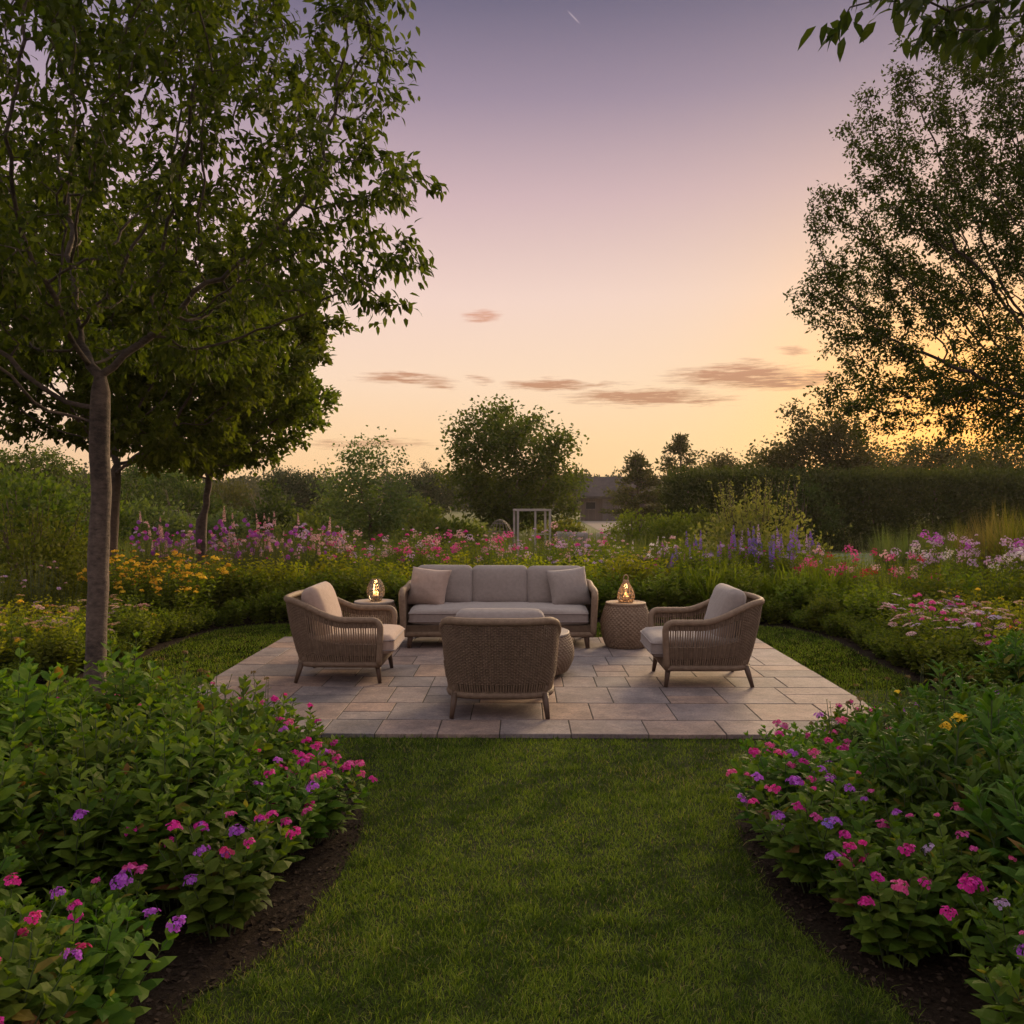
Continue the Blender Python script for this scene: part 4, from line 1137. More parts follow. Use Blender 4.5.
# front beds
def front_bed(poly, side, rng):
    pts = scatter(poly, 150, .26, rng, lambda q: in_view(q, 1.1) and edge_dist(q, poly) > .17 and q[1] < 5.9)
    for q in pts:
        e = edge_dist(q, poly); rz = rng.uniform(0, 6.28)
        lbl = 'left' if side < 0 else 'right'
        if e < .56:
            plant(BROAD[rng.integers(3)], 'flowering_plant', f'low broad leaved flowering plant along the mulch edge of the front {lbl} bed', 'plant', q[0], q[1], rz, rng.uniform(.62, .95), f'edging plants in the front {lbl} bed')
        elif side < 0:
            far = q[1] > 4.9
            plant((BROAD[rng.integers(3)] if far else TALLB[rng.integers(2)]), 'leafy_plant', 'lush opposite leaved green plant filling the inside of the front left bed', 'plant', q[0], q[1], rz, rng.uniform(.72, 1.0) * (.74 if q[0] > -2.7 else .9) if far else rng.uniform(.68, 1.0) * (1.28 if rng.random() < .12 else 1), 'leafy plants inside the front left bed')
        else:
            far = q[1] > 5.0
            plant(LANCE[rng.integers(2)] if (q[0] > 1.5 and rng.random() < .75) else BROAD[rng.integers(3)], 'leafy_plant', 'taller plant with long pointed leaves inside the front right bed', 'plant', q[0], q[1], rz, rng.uniform(.7, .85) if far else rng.uniform(.85, 1.05), 'pointed leaved plants inside the front right bed')
front_bed(BED_L, -1, np.random.default_rng(8))
front_bed(BED_R, 1, np.random.default_rng(17))
bpy.context.view_layer.update()

# flower heads set on stem tips of those plants, where the photo shows blooms
tips_w = []
for t, pr in PLANTS:
    Mw = t.matrix_world
    for i, (T, tang) in enumerate(pr.tips):
        w = Mw @ Vector(T); u, v, d = project(w); tips_w.append((u, v, d, t, i, pr))
TU = np.array([(a[0], a[1], a[2]) for a in tips_w]); used = set()
BLOOMS = '''278,704,m 309,714,m 316,727,m 326,743,m 336,759,m 345,770,m 358,758,p 362,770,p 362,780,m 356,793,p 332,778,m 320,749,m 293,779,m 296,752,m 309,792,u 319,799,u 332,802,m 343,819,m 230,795,r 270,781,m 317,810,p 286,813,m 101,809,u
133,832,P 184,837,m 200,829,m 256,838,m 270,844,m 301,853,m 264,866,m 312,873,m 268,885,r 120,867,p 118,884,U 184,884,u 227,889,U 234,897,U 200,929,u 74,956,U 33,933,m 26,945,r 87,958,r 91,825,u 292,797,p 340,752,p 350,785,m 355,765,m 338,790,p 328,758,u 300,768,m 315,745,m 322,835,m 330,812,p 250,860,p 215,905,u 150,880,p 165,845,m 60,900,u 322,765,m 301,735,p 288,722,p 348,805,p 275,835,m 305,760,m
803,740,m 828,742,m 771,761,m 794,760,u 824,762,u 735,773,p 744,778,p 760,789,u 772,781,m 821,779,u 828,781,u 794,798,U 744,808,u 764,841,u 830,838,v 808,880,u 837,882,m 846,876,m 873,868,R 894,853,m 906,859,p 920,862,w 885,911,M 959,900,m 975,902,M 1000,912,w 961,924,m 842,845,m 880,690,y 942,729,Y 965,726,Y 910,733,y 1015,712,y 848,681,y 781,752,p 762,772,m 750,790,m 778,825,u 800,812,m 812,770,u 790,830,p 858,900,m 925,915,m 870,930,p 815,860,m 1010,950,u 745,795,p 768,750,p 812,755,p 786,775,p'''
CM = dict(m='magenta', p='pink', r='red', R='red', u='purple', U='purple', v='violet', o='orange', P='magenta', M='magenta', w='mauve', y='yellow', Y='yellow')
rb = np.random.default_rng(3)
for s in BLOOMS.split():
    u, v, c = s.split(','); u, v = float(u), float(v)
    d = np.hypot(TU[:, 0] - u, TU[:, 1] - v) + TU[:, 2] * 2.5
    for i in np.argsort(d)[:6]:
        if i in used: continue
        used.add(i); _, _, _, t, k, pr = tips_w[i]
        kind = 'bigdome' if c in 'UPMRY' else ('small' if c in 'yo' else 'dome')
        add_head(t, pr.tips[k], [(kind, CM[c])], rb, .02, .62 / t.scale[0]); break

# a few more blooms of one colour on each edging plant
for t, pr in PLANTS:
    if t.name.split('.')[0] != 'flowering_plant': continue
    c = rb.choice(['magenta', 'magenta', 'pink', 'purple'] if t.location.x < 0 else ['magenta', 'purple', 'pink'])
    have = len(t.children)
    for k in rb.permutation(len(pr.tips) // 2)[:int(rb.integers(1, 5))]:
        add_head(t, pr.tips[k], [(rb.choice(['dome', 'small', 'dome']), c)], rb, .02, .58 / t.scale[0])

# ------------------------------------------------------------------ borders round the lawn
lS = leaf_s(.3, .12, .06)
BORD = [Proto('bord', 'leaf_border', seed=s, n_stems=30, h=.70, spread=.36, leaf=lS, ll=.135, nodes=10, t0=.08, width=1.1) for s in (31, 32, 33)]
LIME = [Proto('lime', 'leaf_lime', seed=s, n_stems=30, h=.74, spread=.34, leaf=lS, ll=.12, nodes=11, t0=.08, width=1.) for s in (36, 37)]
MOUND = [Proto('mound', 'leaf_border', seed=s, n_stems=46, h=.46, spread=.36, leaf=lS, ll=.09, nodes=8, t0=.06) for s in (41, 42)]
MOUNDL = [Proto('moundl', 'leaf_lime', seed=s, n_stems=46, h=.48, spread=.36, leaf=lS, ll=.085, nodes=8, t0=.06) for s in (43, 44)]
PHLOX = [Proto('phlox', 'leaf_border', seed=s, n_stems=18, h=.92, spread=.30, leaf=leaf_s(.2), ll=.085, nodes=13, t0=.05) for s in (51, 52)]
AIRY = [Proto('airy', 'leaf_olive', seed=s, n_stems=22, h=1.0, spread=.34, leaf=leaf_s(.16), ll=.07, nodes=14, t0=.04, width=.9, alt=True) for s in (55, 56, 57)]
PER = [Proto('perennial', 'leaf_border', seed=s, n_stems=36, h=.78, spread=.34, leaf=leaf_s(.24), ll=.12, nodes=10, t0=.06) for s in (61, 62)]
class Blades:
    def __init__(s, seed, n, h, spread, w, mat, seg=5, arch=1.0):
        rng = np.random.default_rng(seed); ch = []; s.tips = []
        t = np.linspace(0, 1, seg + 1)
        Vs, Fs = [], []
        for k in range(n):
            a = rng.uniform(0, 6.28); o = np.array([math.cos(a), math.sin(a), 0]); sd = np.array([-o[1], o[0], 0])
            hh = h * rng.uniform(.65, 1.1); rr = spread * rng.uniform(.3, 1.1); b0 = o * rng.uniform(0, .3) * spread
            ctr = b0[None] + o[None] * (rr * t ** 1.7)[:, None] + np.array([0, 0, 1.])[None] * (hh * (t * (1 + .55 * arch) - .62 * arch * t ** 2.4 * (rr / spread)))[:, None]
            ww = w * rng.uniform(.7, 1.2) * (1 - t ** 2.5) * (.55 + .45 * np.minimum(1, t * 4)) + .0006
            V = np.stack([ctr - sd * ww[:, None] / 2, ctr + sd * ww[:, None] / 2], 1).reshape(-1, 3)
            i = np.arange(seg) * 2 + len(Vs) * (seg + 1) * 2
            Vs.append(V); Fs.append(np.stack([i, i + 1, i + 3, i + 2], 1)); s.tips.append((ctr[-1], np.array([0, 0, 1.])))
        s.leaf = mesh('foliage', [(np.concatenate(Vs), np.concatenate(Fs), 0)], M[mat], smooth=True)
        s.stem = None
LILY = [Blades(s, 90, .55, .46, .026, 'leaf_border', arch=1.1) for s in (71, 72)]
GRASSY = [Blades(s, 240, 1.05, .45, .009, m_, arch=.7) for s, m_ in ((75, 'leaf_grey'), (76, 'leaf_dry'), (77, 'leaf_olive'))]
IRIS = [Blades(78, 60, .6, .25, .03, 'leaf_lance', arch=.3)]
def bplant(pr, name, label, cat, x, y, rz, sc, group):
    t = thing(name, label, cat, (x, y, .003), rz, group, sc); obj('foliage', pr.leaf, t)
    if pr.stem: obj('stems', pr.stem, t)
    return t
RN = np.random.default_rng(99)
U = lambda a, b: RN.uniform(a, b)
def X_(px, Y): return (px - 522) / FPX * Y

# dense leafy row behind the sofa: dark green front, lime tops
for k, px in enumerate(np.arange(212, 742, 26)):
    for row in range(2):
        Y = 11.76 + row * .52 + U(-.1, .1); x = X_(px + U(-8, 8) + row * 12, Y)
        if row == 0: bplant(BORD[RN.integers(3)], 'border_plant', 'dense leafy green plant in the front row of the border behind the sofa', 'plant', x, Y, U(0, 6), U(.82, 1.08), 'front row of leafy plants behind the sofa')
        else: bplant(LIME[RN.integers(2)], 'border_plant', 'yellow green plant in the second row of the border behind the sofa', 'plant', x, Y, U(0, 6), U(.9, 1.22), 'second row of lime plants behind the sofa')
# tall flower drift behind them
def drift(protos, name, label, cat, group, pxr, Yr, n, heads, nh, sc=(.9, 1.15), lift=.02, hs=1.0):
    for k in range(n):
        Y = U(*Yr); x = X_(U(*pxr), Y)
        plant(protos[RN.integers(len(protos))], name, label, cat, x, Y, U(0, 6), U(*sc), group, heads, int(nh * U(.5, 1.5)) + 1, RN, lift, hs)
drift(PHLOX, 'phlox_plant', 'tall pink phlox rising behind the lime row left of the sofa', 'flower', 'pink phlox drift', (300, 600), (13.0, 15.6), 46, [('phlox', 'pink'), ('dome', 'magenta'), ('phlox', 'palepink'), ('small', 'palepink'), ('small', 'pink'), ('phlox', 'mauve')], 4, (.88, 1.2))
drift(AIRY, 'meadow_plant', 'airy olive plant with small mauve and pink blooms left of the pink phlox', 'flower', 'airy meadow plants on the left', (140, 345), (13.0, 17.5), 50, [('ball', 'purple'), ('dome', 'palepink'), ('dome', 'mauve'), ('ball', 'purple'), ('spike', 'palepink'), ('small', 'magenta')], 6, (.85, 1.15), .05, 1.0)
drift(AIRY, 'meadow_plant', 'thin airy plant with pale tops standing behind the pink phlox', 'flower', 'airy meadow plants behind the phlox', (300, 620), (15.2, 18), 24, [('small', 'palepink'), ('dome', 'palepink'), ('small', 'mauve')], 4, (.85, 1.05), .05)
drift(AIRY, 'foxglove_plant', 'plant with white flower spikes right of the wooden frame', 'flower', 'white spiked plants', (622, 668), (13.4, 15), 7, [('spike', 'white'), ('dome', 'white')], 1.2, (.75, 1.02), .02, 1.0)
drift(PER, 'meadow_plant', 'leafy plant with mixed pink and white buttons right of the wooden frame', 'flower', 'mixed low flowers right of the frame', (555, 700), (13, 15.5), 26, [('dome', 'palepink'), ('small', 'white'), ('dome', 'mauve'), ('small', 'peach')], 6, (.88, 1.12), .03)
drift(PER, 'delphinium_plant', 'plant with blue violet flower spikes in front of the large airy bush', 'flower', 'blue violet spiked plants', (650, 815), (12.6, 14.6), 36, [('tallspike', 'violet'), ('spike', 'violet'), ('spike', 'purple'), ('dome', 'mauve'), ('dome', 'mauve'), ('small', 'magenta'), ('spike', 'mauve')], 9, (.7, 1.22), -.05, 1.0)
# strappy daylilies behind the right armchair
for k, px in enumerate(np.arange(694, 850, 14)):
    Y = 11.75 + U(-.12, .3); bplant(LILY[k % 2], 'daylily_plant', 'strappy leaved daylily clump at the lawn edge behind the right armchair', 'plant', X_(px, Y), Y, U(0, 6), U(.95, 1.2), 'daylily clumps behind the right armchair')
for k in range(14):
    Y = U(12.2, 12.8); bplant(PER[RN.integers(2)], 'border_plant', 'green filler plant between the daylilies and the violet spikes', 'plant', X_(U(690, 860), Y), Y, U(0, 6), U(.9, 1.1), 'filler plants behind the daylilies')

# right border: nearest mounds first
def rows(protos, name, label, cat, group, pts, heads=None, nh=0, sc=(.9, 1.1), lift=.015, hs=1., jit=.08):
    for x, y in pts:
        plant(protos[RN.integers(len(protos))], name, label, cat, x + U(-jit, jit), y + U(-jit, jit), U(0, 6), U(*sc), group, heads, (int(nh * U(.6, 1.4)) + 1) if nh else 0, RN, lift, hs)
rows(BORD, 'border_plant', 'leafy plant at the curved corner of the right lawn edge', 'plant', 'leafy plants at the right lawn corner', [(3.6, 11.5), (3.85, 11.0), (4.0, 10.4), (4.05, 9.9), (4.3, 11.2), (4.4, 10.5)], sc=(.8, .98))
rows(PHLOX, 'phlox_plant', 'plant with crimson and pink heads at the bend of the right border', 'flower', 'crimson and pink plants at the bend of the right border', [(4.1, 11.9), (4.35, 11.6), (4.6, 11.2), (4.75, 11.7), (4.5, 12.1), (4.9, 11.0)], [('phlox', 'red'), ('phlox', 'crimson'), ('phlox', 'palepink'), ('phlox', 'pink'), ('small', 'crimson')], 8, (.9, 1.08))
rows(MOUND, 'yarrow_plant', 'mounded plant with flat pale pink heads at the edge of the right border', 'flower', 'pale pink mounds along the right lawn edge', [(3.95, 9.3), (4.0, 8.7), (4.0, 8.1), (4.35, 9.6), (4.45, 9.0), (4.4, 8.4), (4.7, 9.7)], [('umbel', 'palepink'), ('umbel', 'palepink'), ('umbel', 'mauve'), ('small', 'pink')], 18, (1.0, 1.2))
rows(MOUNDL, 'yellow_mound_plant', 'yellow green mound with small peach heads behind the pale pink mounds', 'flower', 'yellow green mounds in the right border', [(4.9, 9.1), (4.85, 8.5), (5.2, 9.5), (5.3, 8.8), (4.4, 7.8), (4.8, 7.8), (5.3, 8.1), (5.0, 9.9)], [('umbel', 'peach'), ('small', 'yellow'), ('umbel', 'palepink')], 5, (1.05, 1.3))
rows(BORD + PER, 'border_plant', 'green plant filling the middle of the right border', 'plant', 'green fillers in the right border', [(4.9, 10.4), (5.4, 10.2), (5.3, 10.8), (5.8, 10.0), (5.9, 10.8), (5.6, 11.3), (6.3, 10.6), (5.1, 11.4), (6.4, 11.2), (6.0, 9.5), (6.2, 9.0), (5.9, 8.6), (6.8, 10.1)], sc=(.9, 1.1))
rows(PHLOX, 'phlox_plant', 'tall lavender phlox at the back of the right border', 'flower', 'lavender phlox in the right border', [(5.35, 11.9), (5.6, 11.7), (5.9, 11.8), (6.2, 11.9), (6.5, 11.6), (6.3, 11.2), (6.7, 11.9), (5.8, 12.2), (6.9, 11.3)], [('phlox', 'mauve'), ('phlox', 'mauve'), ('phlox', 'purple'), ('phlox', 'white'), ('small', 'mauve')], 8, (1.08, 1.28))
rows(LANCE, 'leafy_plant', 'broad leaved clump with small orange blooms at the right frame edge', 'plant', 'broad leaved clumps at the right frame edge', [(3.9, 6.95), (4.2, 7.2), (4.3, 6.75)], [('small', 'orange'), ('small', 'yellow')], 2, (.75, .85))
# low leafy edging that spills towards the lawn
k_ = 0
for i in range(len(BED_B)):
    a_, b_ = np.array(BED_B[i]), np.array(BED_B[(i + 1) % len(BED_B)])
    if abs(a_[0]) > 4.2 or a_[1] > 12 or abs(b_[0]) > 4.2: continue
    d_ = b_ - a_; L_ = np.linalg.norm(d_); n_ = np.array([-d_[1], d_[0]]) / max(L_, 1e-6)
    if not inside((a_ + d_ / 2 + n_ * .2)[None], BED_B)[0]: n_ = -n_
    for q_ in np.arange(0, L_, .34):
        c_ = a_ + d_ * (q_ + U(0, .12)) / L_ + n_ * U(.17, .27)
        if abs(c_[0]) < 2.2 and c_[1] > 11: continue
        bplant((BORD + MOUND)[RN.integers(5)], 'edging_plant', 'low leafy plant spilling towards the grass along the far lawn edge', 'plant', c_[0], c_[1], U(0, 6), U(.45, .68), 'low edging plants along the far lawn edge')
# ornamental grasses at right back
for k, (px, Y, sc) in enumerate([(905, 16.5, .85), (930, 15.8, .9), (880, 17.5, .85), (955, 16.2, .95), (985, 14.5, 1.15), (1010, 13.8, 1.2), (965, 14.9, 1.0), (1030, 14.2, 1.2), (890, 16, .8), (920, 17.2, .9), (1000, 15.5, 1.2)]):
    bplant(GRASSY[0] if px < 945 else GRASSY[1 + k % 2], 'ornamental_grass', 'soft grey green grass clump in front of the hedge' if px < 945 else 'tall buff tinged grass clump at the right edge before the hedge', 'grass clump', X_(px, Y), Y, U(0, 6), sc, 'grey green grass clumps' if px < 945 else 'buff grass clumps at the right')
# left border
rows(MOUND + MOUNDL, 'achillea_plant', 'low plant with flat peach and pink heads in the near left border', 'flower', 'peach headed plants in the near left border', [(-4.3, 8.2), (-4.35, 8.8), (-4.3, 9.4), (-4.75, 8.0), (-4.8, 8.6), (-4.8, 9.2), (-5.2, 8.2), (-5.25, 8.9), (-5.3, 9.5), (-5.7, 8.5), (-5.75, 9.2), (-4.75, 7.55), (-5.3, 7.6), (-6.1, 8.9), (-5.9, 7.9), (-4.4, 9.8), (-4.9, 9.8)], [('umbel', 'peach'), ('umbel', 'palepink'), ('small', 'yellow'), ('umbel', 'peach')], 8, (.95, 1.2))
rows(PER, 'helenium_plant', 'bushy plant covered in yellow and orange daisies by the second left trunk', 'flower', 'yellow and orange daisy plants', [(-4.25, 10.5), (-4.2, 11.0), (-4.65, 10.7), (-4.6, 11.2), (-5.0, 11.0), (-5.05, 11.6), (-4.6, 11.7), (-5.4, 11.4), (-5.4, 11.9), (-4.15, 11.5)], [('dome', 'yellow'), ('daisy', 'yellow'), ('small', 'yellow'), ('daisy', 'yellow'), ('small', 'yellow')], 34, (.95, 1.15), .02, 1.05)
rows(BORD, 'border_plant', 'dark green plant between the daisies and the sofa border', 'plant', 'leafy corner plants in the left border', [(-4.1, 12.1), (-3.9, 11.75), (-4.5, 12.3)], sc=(.95, 1.05))
rows(PER + AIRY, 'border_plant', 'mixed green plant between the peach heads and the dark bush', 'plant', 'green fillers in the left border', [(-5.4, 10.2), (-5.9, 10.0), (-6.3, 9.8), (-5.8, 10.6), (-6.3, 10.5), (-6.7, 10.2), (-6.1, 11.2), (-6.7, 11.0)], [('small', 'palepink'), ('small', 'mauve')], 2, (.75, .95))
for k, (x, y) in enumerate([(-5.0, 7.0), (-4.6, 6.75), (-5.4, 7.1)]):
    bplant(IRIS[0], 'iris_plant', 'dark upright iris leaves at the left frame edge', 'plant', x, y, U(0, 6), U(.8, 1.0), 'iris clumps at the left frame edge')

# tall dry buds rising from the front beds against the paving
BUDS = [Proto('buds', 'leaf_olive', seed=s, n_stems=7, h=.62, spread=.20, leaf=leaf_s(.16), ll=.06, nodes=7, t0=.1, alt=True, size_top=.3) for s in (91, 92)]
rows(BUDS, 'seedhead_plant', 'thin plant with brown seed heads at the back of the front left bed', 'plant', 'seed head plants behind the front left bed', [(-1.9, 5.3), (-2.2, 5.5), (-2.55, 5.55), (-1.6, 5.15)], [('small', 'bud')], 4, (.85, 1.0), .0, .8)
rows(BUDS, 'seedhead_plant', 'thin budded plant with yellow tips at the back of the front right bed', 'plant', 'budded plants behind the front right bed', [(1.75, 4.95), (2.05, 5.15), (2.4, 5.4), (2.75, 5.45)], [('small', 'bud'), ('small', 'bud'), ('small', 'bud')], 4, (.8, 1.0), .0, .8)

# ------------------------------------------------------------------ shed, frame, trough
def plankmat(name, c1, c2, sc):
    m, t, b, q = newmat(name); tcn = t.nodes.new('ShaderNodeTexCoord'); x, y, z = q.sep(tcn.outputs['Object'])
    pl = q.m('FLOOR', q.m('MULTIPLY', x, sc)); wn = t.nodes.new('ShaderNodeTexWhiteNoise'); wn.noise_dimensions = '1D'; t.links.new(pl, wn.inputs['W'])
    n = q.noise(q.comb(q.m('MULTIPLY', x, 30), y, q.m('MULTIPLY', z, 2)), 1.5, 4, .6)
    c = q.mix(q.m('MULTIPLY_ADD', wn.outputs[0], .6, q.m('MULTIPLY_ADD', n, .8, -.3), clamp=True), c1, c2)
    gap = q.m('GREATER_THAN', q.m('FRACT', q.m('MULTIPLY', x, sc)), .94)
    t.links.new(q.mix(gap, c, (.02, .017, .015)), b.inputs['Base Color']); b.inputs['Roughness'].default_value = .85
    return m
M['plank'] = plankmat('weathered_planks', (.06, .042, .034), (.115, .082, .068), 5.5)
M['plank_door'] = plankmat('door_planks', (.08, .062, .06), (.15, .12, .115), 7)
M['slate'] = simple('slate_roof', (.03, .023, .024), .85, c2=(.055, .042, .042), scale=3, bump=.3, bscale=8)
M['frame'] = simple('pale_timber', (.30, .26, .23), .7, c2=(.42, .37, .33), scale=8, bump=.1)
M['dark'] = simple('dark_void', (.012, .011, .012), .9)
def shed():
    Y = 70; t = thing('shed', 'weathered timber shed with a slate roof far off beside the pines', 'shed', (X_(612, Y), Y, 0), R(-3), None, (1, 1, .9))
    w, d, h = 5.0, 4.0, 2.15
    obj('wall', mesh('wall', box((0, 0, h / 2), (w, d, h)), M['plank'], smooth=False), t)
    rf = []
    for s in (-1, 1):
        a = math.atan2(1.75, d / 2 + .3); ln = math.hypot(1.75, d / 2 + .3)
        c_, s_ = math.cos(a * -s), math.sin(a * -s)
        rot = [[1, 0, 0], [0, c_, -s_], [0, s_, c_]]
        rf += box((0, s * (d / 2 + .3) / 2, h - .1 + .875), (w + .7, ln, .10), 0, rot)
    obj('roof', mesh('roof', rf, M['slate'], smooth=False), t)
    gb = []
    for s in (-1, 1):
        x = s * (w / 2 - .02); gb.append((np.array([(x, -d / 2, h), (x, d / 2, h), (x, 0, h + 1.5)]), np.array([[0, 1, 2]]), 0))
    obj('gable', mesh('gable', gb, M['plank'], smooth=False), t)
    dr = obj('door', mesh('door', bev_box((-.35, -d / 2 - .03, .98), (.95, .07, 1.92)), M['plank_door'], smooth=False), t)
    obj('handle', mesh('handle', bev_box((-.02, -d / 2 - .09, 1.0), (.05, .05, .2)), M['dark'], smooth=False), dr)
    obj('door', mesh('door', bev_box((.62, -d / 2 - .03, .98), (.95, .07, 1.92)), M['plank_door'], smooth=False), t)
    for x in (-1.75, 1.6):
        f = obj('window', mesh('window', sum([box(c, s) for c, s in [((x, -d / 2 - .04, 1.62), (.86, .07, .08)), ((x, -d / 2 - .04, .98), (.86, .07, .08)), ((x - .39, -d / 2 - .04, 1.3), (.08, .07, .56)), ((x + .39, -d / 2 - .04, 1.3), (.08, .07, .56))]], []), M['plank_door'], smooth=False), t)
        obj('pane', mesh('pane', box((x, -d / 2 - .02, 1.3), (.70, .03, .56)), M['dark'], smooth=False), f)
    obj('fascia', mesh('fascia', box((0, -d / 2 - .34, h - .17), (w + .6, .06, .16)), M['slate'], smooth=False), t)
shed()
def plant_frame():
    Y = 19; x0 = X_(534, Y); t = thing('plant_frame', 'square pale timber plant frame standing among the flowers in the middle', 'plant frame', (x0, Y, 0), R(8))
    w, h, p = .70, 1.36, .045
    for sx_ in (-1, 1):
        for sy_ in (0, .62): obj('post', mesh('post', bev_box((sx_ * w / 2, sy_, h / 2), (p, p, h), .005), M['frame'], smooth=False), t)
    obj('mullion', mesh('mullion', bev_box((.03, 0, h / 2), (.04, .04, h - .004), .004), M['frame'], smooth=False), t)
    for sy_ in (0, .62): obj('top_rail', mesh('top_rail', bev_box((0, sy_, h + .022), (w + .06, .05, .045), .005), M['frame'], smooth=False), t)
    for sx_ in (-1, 1): obj('side_rail', mesh('side_rail', bev_box((sx_ * w / 2, .31, h + .020), (.04, .57, .038), .004), M['frame'], smooth=False), t)
    obj('cross_rail', mesh('cross_rail', bev_box((.2, .0, .86), (.30, .03, .03), .004) , M['frame'], smooth=False), t)
plant_frame()
def arch():
    Y = 19.5; t = thing('wire_cloche', 'grey wire plant cloche beside the timber frame', 'cloche', (X_(500, Y), Y, 0), R(10))
    ch = []
    for k in range(9):
        a = k / 9 * PI; ch += tubec([(.32 * math.cos(b_) * math.cos(a), .32 * math.cos(b_) * math.sin(a), .55 + .62 * math.sin(b_)) for b_ in np.linspace(0, PI, 21)], .0045, 4)
        for s in (0, PI): ch += tubec([(.32 * math.cos(a + s), .32 * math.sin(a + s), 0), (.32 * math.cos(a + s), .32 * math.sin(a + s), .55)], .0045, 4)
    obj('hoops', mesh('hoops', ch, M['wire']), t)
    obj('rings', mesh('rings', sum([tubec([(r_ * math.cos(a), r_ * math.sin(a), z) for a in np.linspace(0, 2 * PI, 25)], .0045, 4) for r_, z in ((.325, .25), (.325, .55), (.27, .9), (.16, 1.08))], []), M['wire']), t)
arch()
def trough():
    Y = 22; t = thing('stone_trough', 'low grey stone trough among the flowers right of the timber frame', 'trough', (X_(572, Y), Y, 0), R(5))
    V, F = cube_grid(6); V = np.sign(V) * np.abs(V) ** .8; V = V * np.array([.36, .28, .4]) * (.86 + .14 * (V[:, 2:3] + 1) / 2) + [0, 0, .4]; V += (pnoise(V, 4, 9) * .014)[:, None]
    obj('basin', mesh('basin', [(V, F, 0)], simple('rough_stone', (.20, .17, .165), .9, c2=(.33, .28, .26), scale=6, bump=.5)), t)
    pl_ = place(leaf_s(.3), RN.normal(0, 1, (420, 3)) * [.15, .11, .035] + [0, 0, .86], RN.normal(0, .6, (420, 3)) + [0, 0, .7], RN.normal(size=(420, 3)), RN.uniform(.05, .1, 420))
    obj('planting', mesh('planting', chunks_of(pl_), M['leaf_olive'], smooth=False), t)
trough()

# ------------------------------------------------------------------ lawn grass, meadow, mulch chips
def blades(P, h, w, rng, lean=.5, off=None):
    n = len(P); a = rng.uniform(0, 2 * PI, n); b_ = rng.uniform(0, 2 * PI, n); ln = np.abs(rng.normal(0, lean, n))
    if off is not None: b_ = np.arctan2(off[:, 1], off[:, 0]) + rng.normal(0, .8, n); ln = ln * .55 + np.linalg.norm(off, axis=1) * 22
    sd = np.stack([np.cos(a), np.sin(a), np.zeros(n)], 1) * (w * rng.uniform(.6, 1.2, n))[:, None] / 2
    o = np.stack([np.cos(b_), np.sin(b_), np.zeros(n)], 1) * (h * ln)[:, None]; up = np.stack([np.zeros(n), np.zeros(n), h * np.maximum(1 - ln * .45, .3)], 1)
    V = np.stack([P - sd, P + sd, P + sd * .7 + o * .35 + up * .55, P - sd * .7 + o * .35 + up * .55, P + o + up], 1)
    i = (np.arange(n) * 5)[:, None]
    return [(V.reshape(-1, 3), np.concatenate([i + [[0, 1, 2]], i + [[0, 2, 3]], i + [[3, 2, 4]]]), 0)]
def tufts(x0, x1, y0, y1, n, rng):
    """blade roots gathered into small tufts; returns roots and the offset from each tuft's heart"""
    nc = int(520 * (x1 - x0) * (y1 - y0)); C_ = np.c_[rng.uniform(x0, x1, nc), rng.uniform(y0, y1, nc)]; vig = rng.uniform(.45, 1.25, nc)
    k = rng.integers(0, nc, n); o = rng.normal(0, .021, (n, 2))
    P = np.c_[C_[k] + o, np.zeros(n)]; v = vig[k]
    loose = rng.random(n) < (.58 if y1 < 6.3 else .9)
    P[loose, 0] = rng.uniform(x0, x1, loose.sum()); P[loose, 1] = rng.uniform(y0, y1, loose.sum()); o[loose] = rng.normal(0, .010, (loose.sum(), 2)); v[loose] = .72
    return P, o, v
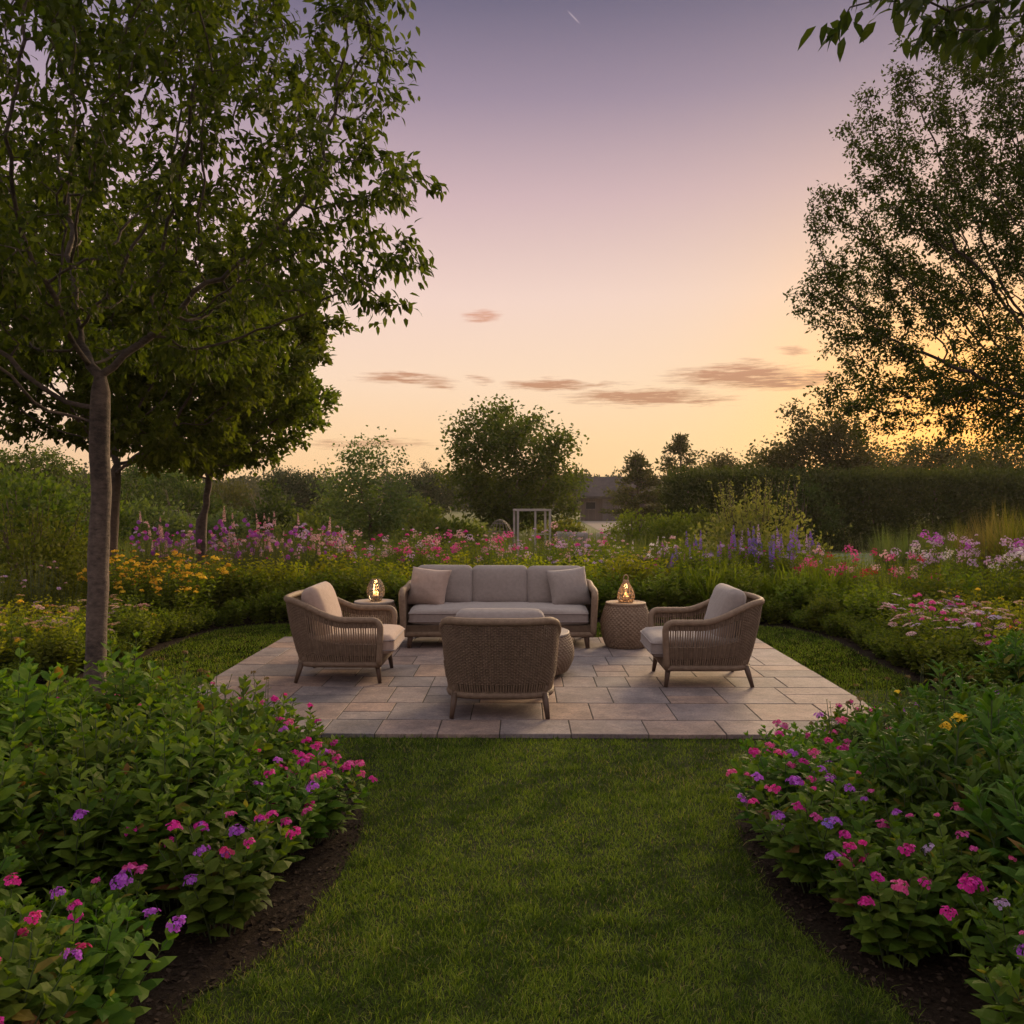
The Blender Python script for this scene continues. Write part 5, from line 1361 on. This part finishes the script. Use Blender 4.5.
def lawn_grass():
    rng = np.random.default_rng(1); ch = []
    for y0, y1, den, h, w in [(2.3, 3.1, 34000, .028, .0031), (3.1, 4.0, 27000, .028, .0036), (4.0, 4.9, 19000, .029, .0041), (4.9, 6.2, 12000, .031, .0050), (6.2, 8.5, 7500, .032, .0052), (8.5, 11.6, 5600, .034, .0066)]:
        x0, x1 = (-1.5, 1.6) if y1 < 4.95 else (-4.4, 4.2)
        n = int(den * (x1 - x0) * (y1 - y0)); P, off, vig = tufts(x0, x1, y0, y1, n, rng)
        k = np.abs(P[:, 0]) < P[:, 1] * .62 + .3
        j = P[:, :2] + rng.normal(0, .026, (n, 2)); j2 = P + np.c_[rng.normal(0, .016, (n, 2)), np.zeros(n)]
        k &= ~(inside(j, BED_L) | inside(j, BED_R) | inside(j, BED_B))
        k &= ~((j2[:, 0] > PX0 - .004) & (j2[:, 0] < PX1 + .004) & (j2[:, 1] > PY0 - .004) & (j2[:, 1] < PY1 + .004))
        P, off, vig = P[k], off[k], vig[k]
        patch = pnoise(np.c_[P[:, :2], 0 * P[:, 0]], 7, 2.2) * .5 + pnoise(np.c_[P[:, :2], 0 * P[:, 0]], 8, 9) * .35
        keep = rng.random(len(P)) < np.clip(.85 + patch * .35, .3, 1); P = P[keep]; patch = patch[keep]; off = off[keep]; vig = vig[keep]
        dry = rng.random(len(P)) < np.clip(.05 + .5 * (pnoise(np.c_[P[:, :2], 0 * P[:, 0]], 21, 3.2) - .45), .03, .6)
        deep = (rng.random(len(P)) < np.clip(.35 + .9 * pnoise(np.c_[P[:, :2], 0 * P[:, 0]], 33, 7) + .5 * pnoise(np.c_[P[:, :2], 0 * P[:, 0]], 34, 19), .05, .95)) & ~dry
        for k2, mi in ((~dry & ~deep, 0), (dry, 1), (deep, 2)):
            V_, F_, _ = blades(P[k2], h * np.clip(1 + patch[k2] * .5, .4, 1.8) * rng.uniform(.5, 1.3, k2.sum()) * vig[k2] * 1.25, w, rng, .6, off=off[k2])[0]; ch.append((V_, F_, mi))
    tag(obj('lawn_grass', mesh('lawn_grass', ch, [M['grass'], M['grass_dry'], M['grass_deep']], smooth=False)), 'short mown green lawn grass round the patio', 'grass', kind='stuff')
lawn_grass()
def meadow():
    rng = np.random.default_rng(2); ch = []
    for y0, y1, n, h, w in [(12.6, 18, 26000, .62, .012), (18, 30, 32000, .75, .02), (30, 62, 26000, .7, .04)]:
        Y = rng.uniform(y0, y1, n); X = rng.uniform(-.66, .66, n) * Y; P = np.c_[X, Y, np.zeros(n)]
        k = ~inside(P[:, :2], [(6.5, 18), (11, 17), (16.5, 22), (15, 27.4), (7, 26.4)]) & ~inside(P[:, :2], [(-6, 34), (2, 30), (7, 28), (9, 38), (8, 68), (2, 68), (3, 45)])
        P = P[k]; pt = pnoise(np.c_[P[:, :2] * .35, 0 * P[:, 0]], 3, 2)
        ch += blades(P, h * np.clip(.8 + pt * .45, .3, 1.4) * rng.uniform(.6, 1.2, len(P)), w, rng, .3)
    tag(obj('meadow_grass', mesh('meadow_grass', ch, M['meadow'], smooth=False)), 'tall loose meadow grass beyond the borders', 'grass', kind='stuff')
meadow()
def chips():
    rng = np.random.default_rng(6); ch = []
    for poly, x0, x1, y0, y1, n in ((BED_L, -2.4, -.7, 2.2, 5.6, 9000), (BED_R, .95, 2.5, 2.2, 5.6, 9000), (BED_B, -5, 5, 7, 12, 9000)):
        P = np.c_[rng.uniform(x0, x1, n), rng.uniform(y0, y1, n), rng.uniform(.006, .014, n)]; P = P[inside(P[:, :2], poly)]; k = len(P)
        ch += chunks_of(place(leaf_q(.35), P, rng.normal(0, 1, (k, 3)) * [1, 1, .25], rng.normal(0, .4, (k, 3)) + [0, 0, 1], rng.uniform(.01, .03, k)))
    m = leafmat('bark_chips', (.012, .008, .006), (.06, .04, .028), .0, .9, var=0)
    tag(obj('bark_chips', mesh('bark_chips', ch, m, smooth=False)), 'dark bark mulch chips on the beds', 'mulch', kind='stuff')
chips()

fl = tag(obj('fallen_leaf', mesh('fallen_leaf', chunks_of(place(leaf_t(.25, .2, .08), [[0, 0, .012]], [[1, .4, 0]], [[0, 0, 1.]], [.05])), M['leaf_dry'], smooth=False), None, (-.93, 3.2, .006)), 'single pale fallen leaf lying on the dark mulch of the left bed', 'leaf')
